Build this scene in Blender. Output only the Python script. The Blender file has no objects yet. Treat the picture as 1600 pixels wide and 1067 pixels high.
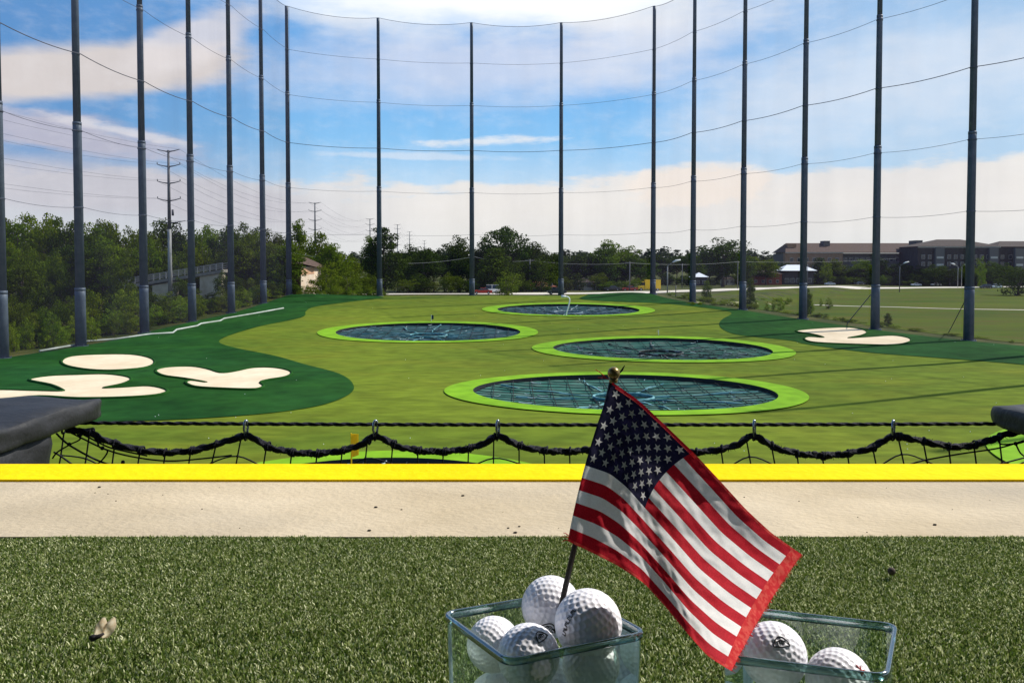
import bpy, bmesh, math, random
import numpy as np
from mathutils import Vector, noise as mnoise
from mathutils.geometry import delaunay_2d_cdt

random.seed(7)
rng = np.random.default_rng(7)
sc = bpy.context.scene
col = sc.collection
R = math.radians

# ------------------------------------------------------------------ camera
F = 1300.0
EYE = 0.35
PITCH = R(2.0)
CY = 419 + F * math.tan(PITCH)
cam_d = bpy.data.cameras.new('camera')
cam = bpy.data.objects.new('camera', cam_d)
col.objects.link(cam)
sc.camera = cam
cam_d.sensor_width = 36
cam_d.lens = 36 * F / 1600
cam_d.shift_y = -(533.5 - CY) / 1600
cam_d.clip_start = 0.02
cam_d.clip_end = 9000
cam.location = (0, 0, EYE)
cam.rotation_euler = (R(90) - PITCH, 0, 0)

# ------------------------------------------------------------------ sun, sky, exposure
SUN_EL = R(46)
SUN_AZ = math.atan2(0.906, 0.423)      # clockwise from +Y
SUN = Vector((math.sin(SUN_AZ) * math.cos(SUN_EL), math.cos(SUN_AZ) * math.cos(SUN_EL), math.sin(SUN_EL)))
sd = bpy.data.lights.new('sun', 'SUN')
sd.energy = 5.0
sd.angle = R(0.5)
sd.color = (1.0, 0.95, 0.87)
so = bpy.data.objects.new('sun', sd)
col.objects.link(so)
so.rotation_euler = SUN.to_track_quat('Z', 'Y').to_euler()

sc.view_settings.view_transform = 'Standard'
sc.view_settings.look = 'None'
sc.view_settings.exposure = 0.15
sc.cycles.transparent_max_bounces = 40
sc.view_settings.gamma = 1.0


def world():
    w = bpy.data.worlds.new('World')
    sc.world = w
    w.use_nodes = True
    nt = w.node_tree
    nt.nodes.clear()
    N, L = nt.nodes, nt.links

    def setin(node, i, v):
        if hasattr(v, 'default_value') or isinstance(v, bpy.types.NodeSocket):
            L.new(v, node.inputs[i])
        else:
            node.inputs[i].default_value = v

    def M(op, a, b=0.0, c=0.0):
        n = N.new('ShaderNodeMath')
        n.operation = op
        setin(n, 0, a)
        setin(n, 1, b)
        if op in ('MULTIPLY_ADD', 'SMOOTH_MIN'):
            setin(n, 2, c)
        return n.outputs[0]

    def mix(f, a, b):
        n = N.new('ShaderNodeMix')
        n.data_type = 'RGBA'
        setin(n, 0, f)
        for i, v in ((6, a), (7, b)):
            if isinstance(v, tuple):
                n.inputs[i].default_value = (*v, 1)
            else:
                L.new(v, n.inputs[i])
        return n.outputs[2]

    def smooth(x, a, b):
        n = N.new('ShaderNodeMapRange')
        n.interpolation_type = 'SMOOTHSTEP'
        L.new(x, n.inputs[0])
        n.inputs[1].default_value = a
        n.inputs[2].default_value = b
        return n.outputs[0]
    tc = N.new('ShaderNodeTexCoord')
    sp = N.new('ShaderNodeSeparateXYZ')
    L.new(tc.outputs['Generated'], sp.inputs[0])
    az = M('ARCTAN2', sp.outputs[0], sp.outputs[1])
    el = M('ARCSINE', sp.outputs[2])

    def noise(sx, sy, det=6, rough=.55, off=0.0, dist=0.0):
        cb = N.new('ShaderNodeCombineXYZ')
        L.new(M('MULTIPLY', az, sx), cb.inputs[0])
        L.new(M('MULTIPLY', el, sy), cb.inputs[1])
        cb.inputs[2].default_value = off
        n = N.new('ShaderNodeTexNoise')
        n.inputs['Scale'].default_value = 1
        n.inputs['Detail'].default_value = det
        n.inputs['Roughness'].default_value = rough
        n.inputs['Distortion'].default_value = dist
        L.new(cb.outputs[0], n.inputs['Vector'])
        return n.outputs['Fac']
    n1 = noise(6, 20)
    n2 = noise(14, 55, 8, .6, 3.0)
    n3 = noise(4, 9, 5, .5, 8.0)
    n4 = noise(30, 60, 8, .62, 5.0)

    def blob(px, py, rx, ry, rot, k=.9, soft=.5, nz=None):
        """elliptical cloud mask centred on a direction"""
        a0 = math.atan((px - 800) / F)
        e0 = math.atan((419 - py) / F * math.cos(a0))
        u = M('SUBTRACT', az, a0)
        v = M('SUBTRACT', el, e0)
        c, s = math.cos(R(rot)), math.sin(R(rot))
        uu = M('ADD', M('MULTIPLY', u, c), M('MULTIPLY', v, s))
        vv = M('SUBTRACT', M('MULTIPLY', v, c), M('MULTIPLY', u, s))
        uu = M('MULTIPLY', uu, F / rx)
        vv = M('MULTIPLY', vv, F / ry)
        d = M('SQRT', M('ADD', M('MULTIPLY', uu, uu), M('MULTIPLY', vv, vv)))
        e = M('SUBTRACT', 1.0, d)
        e = M('ADD', e, M('MULTIPLY', M('SUBTRACT', nz or n1, .5), k))
        return smooth(e, 0.0, soft)
    sky = N.new('ShaderNodeTexSky')
    sky.sky_type = 'NISHITA'
    sky.sun_disc = False
    sky.sun_elevation = SUN_EL
    sky.sun_rotation = SUN_AZ
    sky.altitude = 200
    sky.dust_density = 1.0
    sk = N.new('ShaderNodeVectorMath')
    sk.operation = 'SCALE'
    L.new(sky.outputs[0], sk.inputs[0])
    sk.inputs['Scale'].default_value = 1.0
    # clear air below 25 degrees: deeper blue between the cloud bands (values in sky units, background strength 0.1)
    ramp = N.new('ShaderNodeValToRGB')
    L.new(M('MULTIPLY', el, 1 / .5), ramp.inputs[0])
    cr = ramp.color_ramp
    stops = [(0.0, (.80, .83, .86)), (.10, (.74, .81, .88)), (.20, (.52, .73, .93)), (.30, (.27, .58, .93)),
             (.42, (.19, .49, .90)), (.55, (.17, .44, .86)), (.8, (.16, .38, .78)), (1.0, (.2, .4, .75))]
    while len(cr.elements) < len(stops):
        cr.elements.new(.5)
    for e_, (p, c_) in zip(cr.elements, stops):
        e_.position = p
        e_.color = (*c_, 1)
    gsc = N.new('ShaderNodeVectorMath')
    gsc.operation = 'SCALE'
    L.new(ramp.outputs[0], gsc.inputs[0])
    gsc.inputs['Scale'].default_value = 10.0
    base = mix(smooth(el, .40, .62), gsc.outputs[0], sk.outputs[0])
    # darker blue to the left, paler to the right
    base = mix(M('MULTIPLY', smooth(az, -.15, -.55), .75), base, (1.0, 2.6, 5.6))
    base = mix(M('MULTIPLY', smooth(az, .08, .5), .62), base, (5.2, 6.9, 8.6))
    c = base
    # low cloud bank
    lowtop = M('ADD', M('MULTIPLY', M('SUBTRACT', n1, .5), .10), M('MULTIPLY', M('SUBTRACT', n2, .5), .035))
    lowm = smooth(M('SUBTRACT', M('ADD', M('ADD', lowtop, .108), M('MULTIPLY', smooth(az, -.1, .2), .012)), el), 0, .016)
    shade = smooth(M('ADD', n3, M('MULTIPLY', n2, .25)), .35, .85)
    lowcol = mix(smooth(az, -.42, -.05), (6.0, 6.3, 6.9), (8.3, 7.9, 7.6))
    lowcol2 = mix(smooth(az, -.42, -.05), (6.9, 6.8, 7.1), (9.2, 8.7, 8.1))
    c = mix(M('MULTIPLY', lowm, .9), c, mix(shade, lowcol, lowcol2))
    # blue-grey clearing just above the trees
    c = mix(M('MULTIPLY', smooth(M('SUBTRACT', .062, el), -.02, .05), .55), c, (7.5, 7.9, 8.0))
    for (px, py, rx, ry, rot, col_, k, so_, am, nz) in (
        (800, -40, 620, 135, 0, (9.6, 9.7, 9.7), .9, .6, .93, n1),
        (760, 110, 560, 75, 2, (7.6, 7.8, 8.9), .9, .8, .65, n1),
        (130, 115, 300, 46, 9, (7.6, 6.9, 6.5), 1.0, .45, .93, n1),
        (300, 70, 140, 42, 26, (8.4, 7.9, 7.9), 1.2, .5, .75, n1),
        (70, 205, 260, 36, -6, (5.8, 5.4, 6.1), 1.1, .6, .8, n2),
        (200, 300, 420, 50, -6, (6.1, 5.9, 6.4), 1.0, .6, .7, n1),
        (1350, 150, 420, 120, 6, (7.6, 8.3, 9.3), 1.2, .9, .75, n1),
        (1050, 60, 300, 70, 18, (8.2, 8.6, 9.4), 1.2, .9, .6, n1),
        (760, 222, 130, 9, 2, (8.6, 8.9, 9.2), 2.6, .7, .8, n2),
        (660, 246, 190, 7, -1, (8.2, 8.6, 9.2), 2.4, .8, .5, n2),
        (190, 206, 120, 9, -9, (8.4, 8.2, 8.4), 2.4, .7, .6, n2),
        (1090, 292, 130, 34, 0, (9.3, 8.4, 7.6), 1.3, .35, .9, n4),
    ):
        m = blob(px, py, rx, ry, rot, k, so_, nz)
        c = mix(M('MULTIPLY', m, am), c, col_)
    c = mix(M('MULTIPLY', smooth(n4, .42, .75), .14), c, (9.5, 9.4, 9.6))
    bg = N.new('ShaderNodeBackground')
    bg.inputs['Strength'].default_value = .1
    L.new(c, bg.inputs[0])
    out = N.new('ShaderNodeOutputWorld')
    L.new(bg.outputs[0], out.inputs[0])


world()


# ------------------------------------------------------------------ pixel rays and terrain
def raydir(px, py):
    a = (px - 800) / F
    b = -(py - CY) / F
    cp, sp = math.cos(PITCH), math.sin(PITCH)
    return Vector((a, cp + b * sp, -sp + b * cp))


def W(px, py, y):
    d = raydir(px, py)
    return Vector((0, 0, EYE)) + d * (y / d.y)


def sstep(a, b, x):
    t = np.clip((x - a) / (b - a), 0, 1)
    return t * t * (3 - 2 * t)


_ky = np.array([0, 60, 77, 94, 105, 116, 128, 139, 150, 162, 175, 210, 400, 1000, 9000.])
_kz = np.array([-8.6, -8.6, -8.5, -8.2, -7.7, -7.15, -6.5, -5.75, -5.1, -5.4, -6.0, -6.5, -8.0, -8.5, -8.6])
_fy = np.linspace(0, 9000, 18001)
_fz = np.interp(_fy, _ky, _kz)
_k = np.hanning(25)
_fz = np.convolve(np.pad(_fz, 12, mode='edge'), _k / _k.sum(), 'valid')


def xright(y):      # line of the right-hand poles
    return 51.7 + (y - 94) * (25.4 - 51.7) / (150 - 94)


def xleft(y):
    return -47.2 + (y - 77) * (7.0 / 73)


def G(x, y):
    x = np.asarray(x, float)
    y = np.asarray(y, float)
    b = np.interp(y, _fy, _fz)
    xr = np.where(y < 150, xright(y), 26 + (y - 150) * .55)
    t = sstep(0, 14, x - xr - 1.0)
    far = np.where(y > 90, -8.65, -8.75)
    z = b * (1 - t) + far * t
    t2 = sstep(4, 40, xleft(y) - x) * sstep(200, 100, y)
    z = z * (1 - t2) + (np.minimum(z, -7.2)) * t2
    z = z + .75 * np.exp(-((x - 21.5) ** 2 + (y - 151) ** 2) / 55) + .45 * np.exp(-((x + 36) ** 2 + (y - 150) ** 2) / 60)
    z = z + .10 * np.sin(x * .11 + y * .05) * np.sin(y * .13 + 1)
    return z + EYE


def hit(px, py, far=1500):
    d = raydir(px, py)
    d = d / d.y
    ys = np.concatenate([np.arange(15, 260, .5), np.arange(260, far, 3.)])
    zz = EYE + d.z * ys - G(d.x * ys, ys)
    idx = np.where(zz < 0)[0]
    if len(idx) == 0:
        y = far
    else:
        i = idx[0]
        lo, hi = ys[max(i - 1, 0)], ys[i]
        for _ in range(18):
            m = (lo + hi) / 2
            if EYE + d.z * m - float(G(d.x * m, m)) < 0:
                hi = m
            else:
                lo = m
        y = (lo + hi) / 2
    return Vector((d.x * y, y, float(G(d.x * y, y))))


def ground(x, y):
    return float(G(x, y))


# ------------------------------------------------------------------ materials
MATS = {}


def mat(name, color, rough=.8, c2=None, scale=5, detail=4, lo=.35, hi=.65, spec=.3, metal=0, bump=0, bscale=None,
        c3=None, scale3=1, obj_rand=0, transl=0, stretch=None, coord='Object', alpha=None, emit=None, grain=None):
    if name in MATS:
        return MATS[name]
    m = bpy.data.materials.new(name)
    m.use_nodes = True
    nt = m.node_tree
    N, L = nt.nodes, nt.links
    b = N['Principled BSDF']
    b.inputs['Roughness'].default_value = rough
    b.inputs['Metallic'].default_value = metal
    b.inputs['Specular IOR Level'].default_value = spec
    tc = N.new('ShaderNodeTexCoord')
    vec = tc.outputs[coord]
    if stretch:
        mp = N.new('ShaderNodeMapping')
        mp.inputs['Scale'].default_value = stretch
        L.new(vec, mp.inputs[0])
        vec = mp.outputs[0]
    src = None

    def noise(s, det):
        n = N.new('ShaderNodeTexNoise')
        n.inputs['Scale'].default_value = s
        n.inputs['Detail'].default_value = det
        L.new(vec, n.inputs['Vector'])
        return n.outputs['Fac']

    def mixc(f, a, bb):
        n = N.new('ShaderNodeMix')
        n.data_type = 'RGBA'
        L.new(f, n.inputs[0])
        for i, v in ((6, a), (7, bb)):
            if isinstance(v, tuple):
                n.inputs[i].default_value = (*v, 1)
            else:
                L.new(v, n.inputs[i])
        return n.outputs[2]
    if c2:
        mr = N.new('ShaderNodeMapRange')
        L.new(noise(scale, detail), mr.inputs[0])
        mr.inputs[1].default_value = lo
        mr.inputs[2].default_value = hi
        src = mixc(mr.outputs[0], color, c2)
    if c3:
        mr = N.new('ShaderNodeMapRange')
        L.new(noise(scale3, 5), mr.inputs[0])
        mr.inputs[1].default_value = .45
        mr.inputs[2].default_value = .7
        src = mixc(mr.outputs[0], src if src is not None else color, c3)
    if grain:
        hs = N.new('ShaderNodeHueSaturation')
        mr = N.new('ShaderNodeMapRange')
        L.new(noise(grain[0], 7), mr.inputs[0])
        mr.inputs[1].default_value = .32
        mr.inputs[2].default_value = .68
        mr.inputs[3].default_value = 1 - grain[1]
        mr.inputs[4].default_value = 1 + grain[1]
        L.new(mr.outputs[0], hs.inputs['Value'])
        if src is not None:
            L.new(src, hs.inputs['Color'])
        else:
            hs.inputs['Color'].default_value = (*color, 1)
        src = hs.outputs[0]
    if obj_rand:
        oi = N.new('ShaderNodeObjectInfo')
        hs = N.new('ShaderNodeHueSaturation')
        mr = N.new('ShaderNodeMapRange')
        L.new(oi.outputs['Random'], mr.inputs[0])
        mr.inputs[3].default_value = 1 - obj_rand
        mr.inputs[4].default_value = 1 + obj_rand
        L.new(mr.outputs[0], hs.inputs['Value'])
        mr2 = N.new('ShaderNodeMapRange')
        mul = N.new('ShaderNodeMath')
        mul.operation = 'MULTIPLY'
        mul.inputs[1].default_value = 7.31
        fr = N.new('ShaderNodeMath')
        fr.operation = 'FRACT'
        L.new(oi.outputs['Random'], mul.inputs[0])
        L.new(mul.outputs[0], fr.inputs[0])
        L.new(fr.outputs[0], mr2.inputs[0])
        mr2.inputs[3].default_value = .485
        mr2.inputs[4].default_value = .51
        L.new(mr2.outputs[0], hs.inputs['Hue'])
        if src is not None:
            L.new(src, hs.inputs['Color'])
        else:
            hs.inputs['Color'].default_value = (*color, 1)
        src = hs.outputs[0]
    if src is not None:
        L.new(src, b.inputs['Base Color'])
    else:
        b.inputs['Base Color'].default_value = (*color, 1)
    if bump:
        bp = N.new('ShaderNodeBump')
        bp.inputs['Strength'].default_value = bump
        bp.inputs['Distance'].default_value = .02
        L.new(noise(bscale or scale * 4, 6), bp.inputs['Height'])
        L.new(bp.outputs[0], b.inputs['Normal'])
    if transl:
        out = N['Material Output']
        t = N.new('ShaderNodeBsdfTranslucent')
        if src is not None:
            L.new(src, t.inputs[0])
        else:
            t.inputs[0].default_value = (*color, 1)
        ms = N.new('ShaderNodeMixShader')
        ms.inputs[0].default_value = transl
        L.new(b.outputs[0], ms.inputs[1])
        L.new(t.outputs[0], ms.inputs[2])
        L.new(ms.outputs[0], out.inputs[0])
    if alpha is not None:
        b.inputs['Alpha'].default_value = alpha
    if emit:
        b.inputs['Emission Color'].default_value = (*emit, 1)
        b.inputs['Emission Strength'].default_value = 1
    MATS[name] = m
    return m


def glass_mat(name, tint, gloss=.08, rough=.02):
    """thin clear glass: tinted transparency with a fresnel reflection"""
    m = bpy.data.materials.new(name)
    m.use_nodes = True
    nt = m.node_tree
    nt.nodes.clear()
    N, L = nt.nodes, nt.links
    t = N.new('ShaderNodeBsdfTransparent')
    t.inputs[0].default_value = (*tint, 1)
    g = N.new('ShaderNodeBsdfGlossy')
    g.inputs['Roughness'].default_value = rough
    g.inputs[0].default_value = (.9, .97, 1, 1)
    fr = N.new('ShaderNodeFresnel')
    fr.inputs[0].default_value = 1.5
    ad = N.new('ShaderNodeMath')
    ad.operation = 'ADD'
    ad.use_clamp = True
    L.new(fr.outputs[0], ad.inputs[0])
    ad.inputs[1].default_value = gloss
    ms = N.new('ShaderNodeMixShader')
    L.new(ad.outputs[0], ms.inputs[0])
    L.new(t.outputs[0], ms.inputs[1])
    L.new(g.outputs[0], ms.inputs[2])
    o = N.new('ShaderNodeOutputMaterial')
    L.new(ms.outputs[0], o.inputs[0])
    MATS[name] = m
    return m


# ------------------------------------------------------------------ mesh helpers
def tag(o, label=None, cat=None, group=None, kind=None):
    if label: o['label'] = label
    if cat: o['category'] = cat
    if group: o['group'] = group
    if kind: o['kind'] = kind
    return o


def empty(name, loc, label=None, cat=None, group=None):
    o = bpy.data.objects.new(name, None)
    o.empty_display_size = .2
    col.objects.link(o)
    o.location = loc
    return tag(o, label, cat, group)


class MB:
    def __init__(s):
        s.v, s.f, s.mi = [], [], []

    def add(s, vs, fs, mi=0):
        n = len(s.v)
        s.v += [tuple(v) for v in vs]
        s.f += [tuple(i + n for i in f) for f in fs]
        s.mi += [mi] * len(fs)

    def box(s, a, b, mi=0):
        x0, y0, z0 = a
        x1, y1, z1 = b
        s.add([(x0, y0, z0), (x1, y0, z0), (x1, y1, z0), (x0, y1, z0), (x0, y0, z1), (x1, y0, z1), (x1, y1, z1), (x0, y1, z1)],
              [(0, 3, 2, 1), (4, 5, 6, 7), (0, 1, 5, 4), (1, 2, 6, 5), (2, 3, 7, 6), (3, 0, 4, 7)], mi)

    def tube(s, pts, r, n=8, caps=True, mi=0, closed=False, twist=None):
        """tube along pts; r number or list; twist=(amp,pitch) makes laid rope"""
        pts = [Vector(p) for p in pts]
        m = len(pts)
        rs = r if isinstance(r, (list, tuple)) else [r] * m
        vs = []
        prev = None
        acc = 0
        for i, p in enumerate(pts):
            if closed:
                t = pts[(i + 1) % m] - pts[i - 1]
            else:
                t = pts[min(i + 1, m - 1)] - pts[max(i - 1, 0)]
            t.normalize()
            if prev is None:
                a = Vector((0, 0, 1)) if abs(t.z) < .9 else Vector((1, 0, 0))
                u = t.cross(a).normalized()
            else:
                u = (prev - t * prev.dot(t)).normalized()
            prev = u
            w = t.cross(u)
            if i:
                acc += (pts[i] - pts[i - 1]).length
            for k in range(n):
                th = 2 * math.pi * k / n
                rr = rs[i]
                if twist:
                    rr *= 1 + twist[0] * math.cos(3 * th - 2 * math.pi * acc / twist[1])
                vs.append(p + (u * math.cos(th) + w * math.sin(th)) * rr)
        fs = []
        for i in range(m if closed else m - 1):
            j = (i + 1) % m
            for k in range(n):
                k2 = (k + 1) % n
                fs.append((i * n + k, i * n + k2, j * n + k2, j * n + k))
        if caps and not closed:
            fs.append(tuple(range(n - 1, -1, -1)))
            fs.append(tuple((m - 1) * n + k for k in range(n)))
        s.add(vs, fs, mi)

    def sphere(s, c, r, n=10, m=7, mi=0):
        rx, ry, rz = r if isinstance(r, (tuple, list)) else (r, r, r)
        vs = [(c[0], c[1], c[2] + rz)]
        for i in range(1, m):
            ph = math.pi * i / m
            for k in range(n):
                th = 2 * math.pi * k / n
                vs.append((c[0] + rx * math.sin(ph) * math.cos(th), c[1] + ry * math.sin(ph) * math.sin(th), c[2] + rz * math.cos(ph)))
        vs.append((c[0], c[1], c[2] - rz))
        fs = []
        for k in range(n):
            k2 = (k + 1) % n
            fs.append((0, 1 + k, 1 + k2))
            for i in range(m - 2):
                a = 1 + i * n
                fs.append((a + k, a + n + k, a + n + k2, a + k2))
            fs.append((1 + (m - 2) * n + k, len(vs) - 1, 1 + (m - 2) * n + k2))
        s.add(vs, fs, mi)

    def prism(s, poly, d, mi=0):
        """extrude a 3D polygon by vector d"""
        n = len(poly)
        d = Vector(d)
        vs = [Vector(p) for p in poly] + [Vector(p) + d for p in poly]
        fs = [tuple(range(n)), tuple(range(2 * n - 1, n - 1, -1))]
        for i in range(n):
            j = (i + 1) % n
            fs.append((i, i + n, j + n, j))
        s.add(vs, fs, mi)

    def build(s, name, mats, parent=None, smooth=False, label=None, cat=None, group=None, kind=None):
        me = bpy.data.meshes.new(name)
        off = Vector(parent_loc(parent))
        me.from_pydata([tuple(Vector(v) - off) for v in s.v] if parent else s.v, [], s.f)
        if not isinstance(mats, (list, tuple)):
            mats = [mats]
        for m in mats:
            me.materials.append(m)
        if len(mats) > 1:
            me.polygons.foreach_set('material_index', s.mi)
        if smooth:
            me.polygons.foreach_set('use_smooth', [True] * len(me.polygons))
        me.update()
        o = bpy.data.objects.new(name, me)
        col.objects.link(o)
        o.parent = parent
        return tag(o, label, cat, group, kind)


def parent_loc(p):
    v = Vector((0, 0, 0))
    while p:
        v += Vector(p.location)
        p = p.parent
    return v


def fix_normals(o):
    bm = bmesh.new()
    bm.from_mesh(o.data)
    bmesh.ops.recalc_face_normals(bm, faces=bm.faces)
    bm.to_mesh(o.data)
    bm.free()


def np_mesh(name, verts, faces, mats, parent=None, smooth=False, mi=None, **kw):
    """verts (n,3), faces (m,k) arrays"""
    me = bpy.data.meshes.new(name)
    verts = np.asarray(verts, np.float32)
    faces = np.asarray(faces, np.int32)
    k = faces.shape[1]
    me.vertices.add(len(verts))
    me.vertices.foreach_set('co', verts.ravel())
    me.loops.add(faces.size)
    me.loops.foreach_set('vertex_index', faces.ravel())
    me.polygons.add(len(faces))
    me.polygons.foreach_set('loop_start', np.arange(0, faces.size, k, dtype=np.int32))
    if smooth:
        me.polygons.foreach_set('use_smooth', np.ones(len(faces), bool))
    for m in (mats if isinstance(mats, (list, tuple)) else [mats]):
        me.materials.append(m)
    if mi is not None:
        me.polygons.foreach_set('material_index', np.asarray(mi, np.int32))
    me.update(calc_edges=True)
    me.validate()
    o = bpy.data.objects.new(name, me)
    col.objects.link(o)
    o.parent = parent
    return tag(o, **kw)


def copy_tree(o, parent=None):
    c = o.copy()
    col.objects.link(c)
    c.parent = parent
    for ch in o.children:
        copy_tree(ch, c)
    return c


def catmull(pts, closed=True, n=8):
    out = []
    m = len(pts)
    rngi = range(m) if closed else range(m - 1)
    for i in rngi:
        if closed:
            p0, p1, p2, p3 = pts[i - 1], pts[i], pts[(i + 1) % m], pts[(i + 2) % m]
        else:
            p0, p1, p2, p3 = pts[max(i - 1, 0)], pts[i], pts[i + 1], pts[min(i + 2, m - 1)]
        for k in range(n):
            t = k / n
            out.append(tuple(.5 * ((2 * b) + (-a + c) * t + (2 * a - 5 * b + 4 * c - d) * t * t + (-a + 3 * b - 3 * c + d) * t ** 3)
                             for a, b, c, d in zip(p0, p1, p2, p3)))
    if not closed:
        out.append(tuple(pts[-1]))
    return out


def inside(poly, X, Y):
    r = np.zeros(X.shape, bool)
    n = len(poly)
    for i in range(n):
        x1, y1 = poly[i]
        x2, y2 = poly[(i + 1) % n]
        c = ((y1 > Y) != (y2 > Y)) & (X < (x2 - x1) * (Y - y1) / ((y2 - y1) or 1e-9) + x1)
        r ^= c
    return r


def patch(name, outline, off, m, step=2.0, holes=(), **kw):
    """sheet lying on the terrain inside a world-space outline"""
    r0 = [Vector(p[:2]) for p in outline]
    ring = []
    for i, a in enumerate(r0):
        b = r0[(i + 1) % len(r0)]
        n_ = max(1, int((b - a).length / (step * .9)))
        ring += [tuple(a.lerp(b, k / n_)) for k in range(n_)]
    xs = [p[0] for p in ring]
    ys = [p[1] for p in ring]
    gx, gy = np.meshgrid(np.arange(min(xs), max(xs), step), np.arange(min(ys), max(ys), step))
    gx = gx.ravel() + .13
    gy = gy.ravel() + .17
    k = inside(ring, gx, gy)
    co = [Vector(p) for p in ring] + [Vector(p) for p in zip(gx[k], gy[k])]
    n = len(ring)
    faces = [list(range(n))]
    edges = []
    for (cx, cy, rx, ry) in holes:
        s = len(co)
        mm = 64
        co += [Vector((cx + rx * math.cos(2 * math.pi * i / mm), cy + ry * math.sin(2 * math.pi * i / mm))) for i in range(mm)]
        edges += [(s + i, s + (i + 1) % mm) for i in range(mm)]
    v, e, f, *_ = delaunay_2d_cdt(co, edges, faces, 1, 1e-4)
    f2 = []
    for t in f:
        c = sum((v[i] for i in t), Vector((0, 0))) / len(t)
        if any(((c.x - h[0]) / h[2]) ** 2 + ((c.y - h[1]) / h[3]) ** 2 < 1 for h in holes):
            continue
        f2.append(tuple(t))
    V = np.array([(p.x, p.y) for p in v])
    Z = G(V[:, 0], V[:, 1]) + off
    mb = MB()
    mb.v = [(a[0], a[1], z) for a, z in zip(V, Z)]
    mb.f = f2
    mb.mi = [0] * len(f2)
    return mb.build(name, m, smooth=True, **kw)


def pxpatch(name, px, off, m, step=2.0, smoothn=5, **kw):
    o = catmull(px, True, smoothn) if smoothn else px
    return patch(name, [hit(*p) for p in o], off, m, step, **kw)


# ------------------------------------------------------------------ material library
m_fair = mat('fairway_turf', (.128, .170, .014), .9, (.078, .120, .012), .07, 8, .38, .62, .05, c3=(.135, .160, .014), scale3=.14, bump=.35, bscale=9, stretch=(.7, 1.3, 1), grain=(.9, .22))
m_dark = mat('dark_turf', (.008, .045, .007), .9, (.016, .070, .010), .12, 8, .35, .65, .05, c3=(.012, .060, .014), scale3=.05, bump=.3, bscale=9, grain=(.7, .25))
m_lime = mat('lime_turf', (.15, .31, .010), .9, (.19, .37, .014), .5, 5, .3, .7, .1, bump=.2, bscale=9, grain=(.8, .15))
m_sand = mat('sand', (.62, .50, .34), .95, (.74, .61, .44), .3, 6, .3, .7, .1, grain=(1.5, .06), bump=.3, bscale=4)
m_rough = mat('rough_grass', (.024, .038, .005), .95, (.050, .062, .008), .06, 8, .35, .65, .1, c3=(.10, .09, .025), scale3=.22, bump=.8, bscale=3)
m_field = mat('mown_grass', (.038, .074, .002), .95, (.078, .104, .004), .05, 8, .35, .65, .05, c3=(.085, .075, .012), scale3=.3, stretch=(.5, 1.6, 1), bump=.5, bscale=3)
m_road = mat('pale_concrete_road', (.55, .50, .42), .9, (.66, .60, .50), .1)
m_pole = mat('galvanised_steel', (.070, .095, .130), .55, (.105, .135, .175), 1.5, 4, .3, .7, .3, .1)
m_cable = mat('net_cable', (.10, .105, .13), .7)
m_conc = mat('deck_concrete', (.50, .41, .28), .85, (.63, .53, .385), 3, 10, .35, .65, .1, c3=(.43, .37, .285), scale3=1.6, bump=.2, bscale=90, stretch=(1, 1.5, 1), grain=(5, .05))
m_yel = mat('yellow_paint', (.95, .58, .0), .8, (.93, .70, .006), 2, 5, .3, .7, .05, bump=.15, bscale=60, grain=(30, .04))
m_vinyl = mat('black_vinyl', (.012, .012, .014), .58, (.022, .022, .025), 4, 5, .3, .7, .35, bump=.25, bscale=26)
m_rope = mat('black_rope', (.012, .012, .018), .75, (.03, .03, .045), 300, 2, .4, .7, .25, bump=.4, bscale=500)
m_chrome = mat('steel_clip', (.42, .46, .52), .22, None, metal=.9, spec=.5)
m_ball = mat('white_ball', (.84, .83, .88), .3, None, spec=.5)
m_ink = mat('black_ink', (.01, .01, .012), .5)
m_redink = mat('red_ink', (.5, .03, .02), .5)
m_white = mat('white_paint', (.8, .8, .8), .6)
m_bark = mat('bark', (.10, .075, .05), .95, (.16, .13, .10), 4)
m_leafd = mat('dark_foliage', (.020, .044, .002), .85, (.072, .104, .005), .35, 3, .38, .62, .04, obj_rand=.3, transl=.22)
m_leafm = mat('mid_foliage', (.038, .080, .002), .85, (.185, .220, .006), .4, 3, .38, .62, .04, obj_rand=.4, transl=.32)
m_leafl = mat('light_foliage', (.11, .18, .006), .85, (.21, .26, .014), .5, 3, .38, .62, .04, obj_rand=.25, transl=.28)


# ------------------------------------------------------------------ targets (found first: the ground dips under them)
def target_geom(pxl, pxr, pyt, pyb, ixl, ixr):
    cx = (pxl + pxr) / 2
    t, b = hit(cx, pyt), hit(cx, pyb)
    yc = (t.y + b.y) / 2
    ry = (t.y - b.y) / 2
    # widest row of the drawn ellipse
    pym = (pyt + pyb) / 2
    for _ in range(3):
        c = ground(0, yc)
        k = F / yc
        rx = (pxr - pxl) / 2 / k
    xc = (cx - 800) / k
    ri = (ixr - ixl) / (pxr - pxl)
    return (xc, yc, rx, ry, ri)


TG = [
    target_geom(694, 1256, 583, 651, 738, 1210),
    target_geom(831, 1236, 526, 568, 863, 1201),
    target_geom(498, 841, 503, 537, 528, 815),
    target_geom(753, 1023, 474, 495.5, 778, 1000),
    (-5.2, 30.0, 8.6, 8.6, .84),
    (34.0, 34.0, 12.6, 12.6, .84),
]


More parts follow.
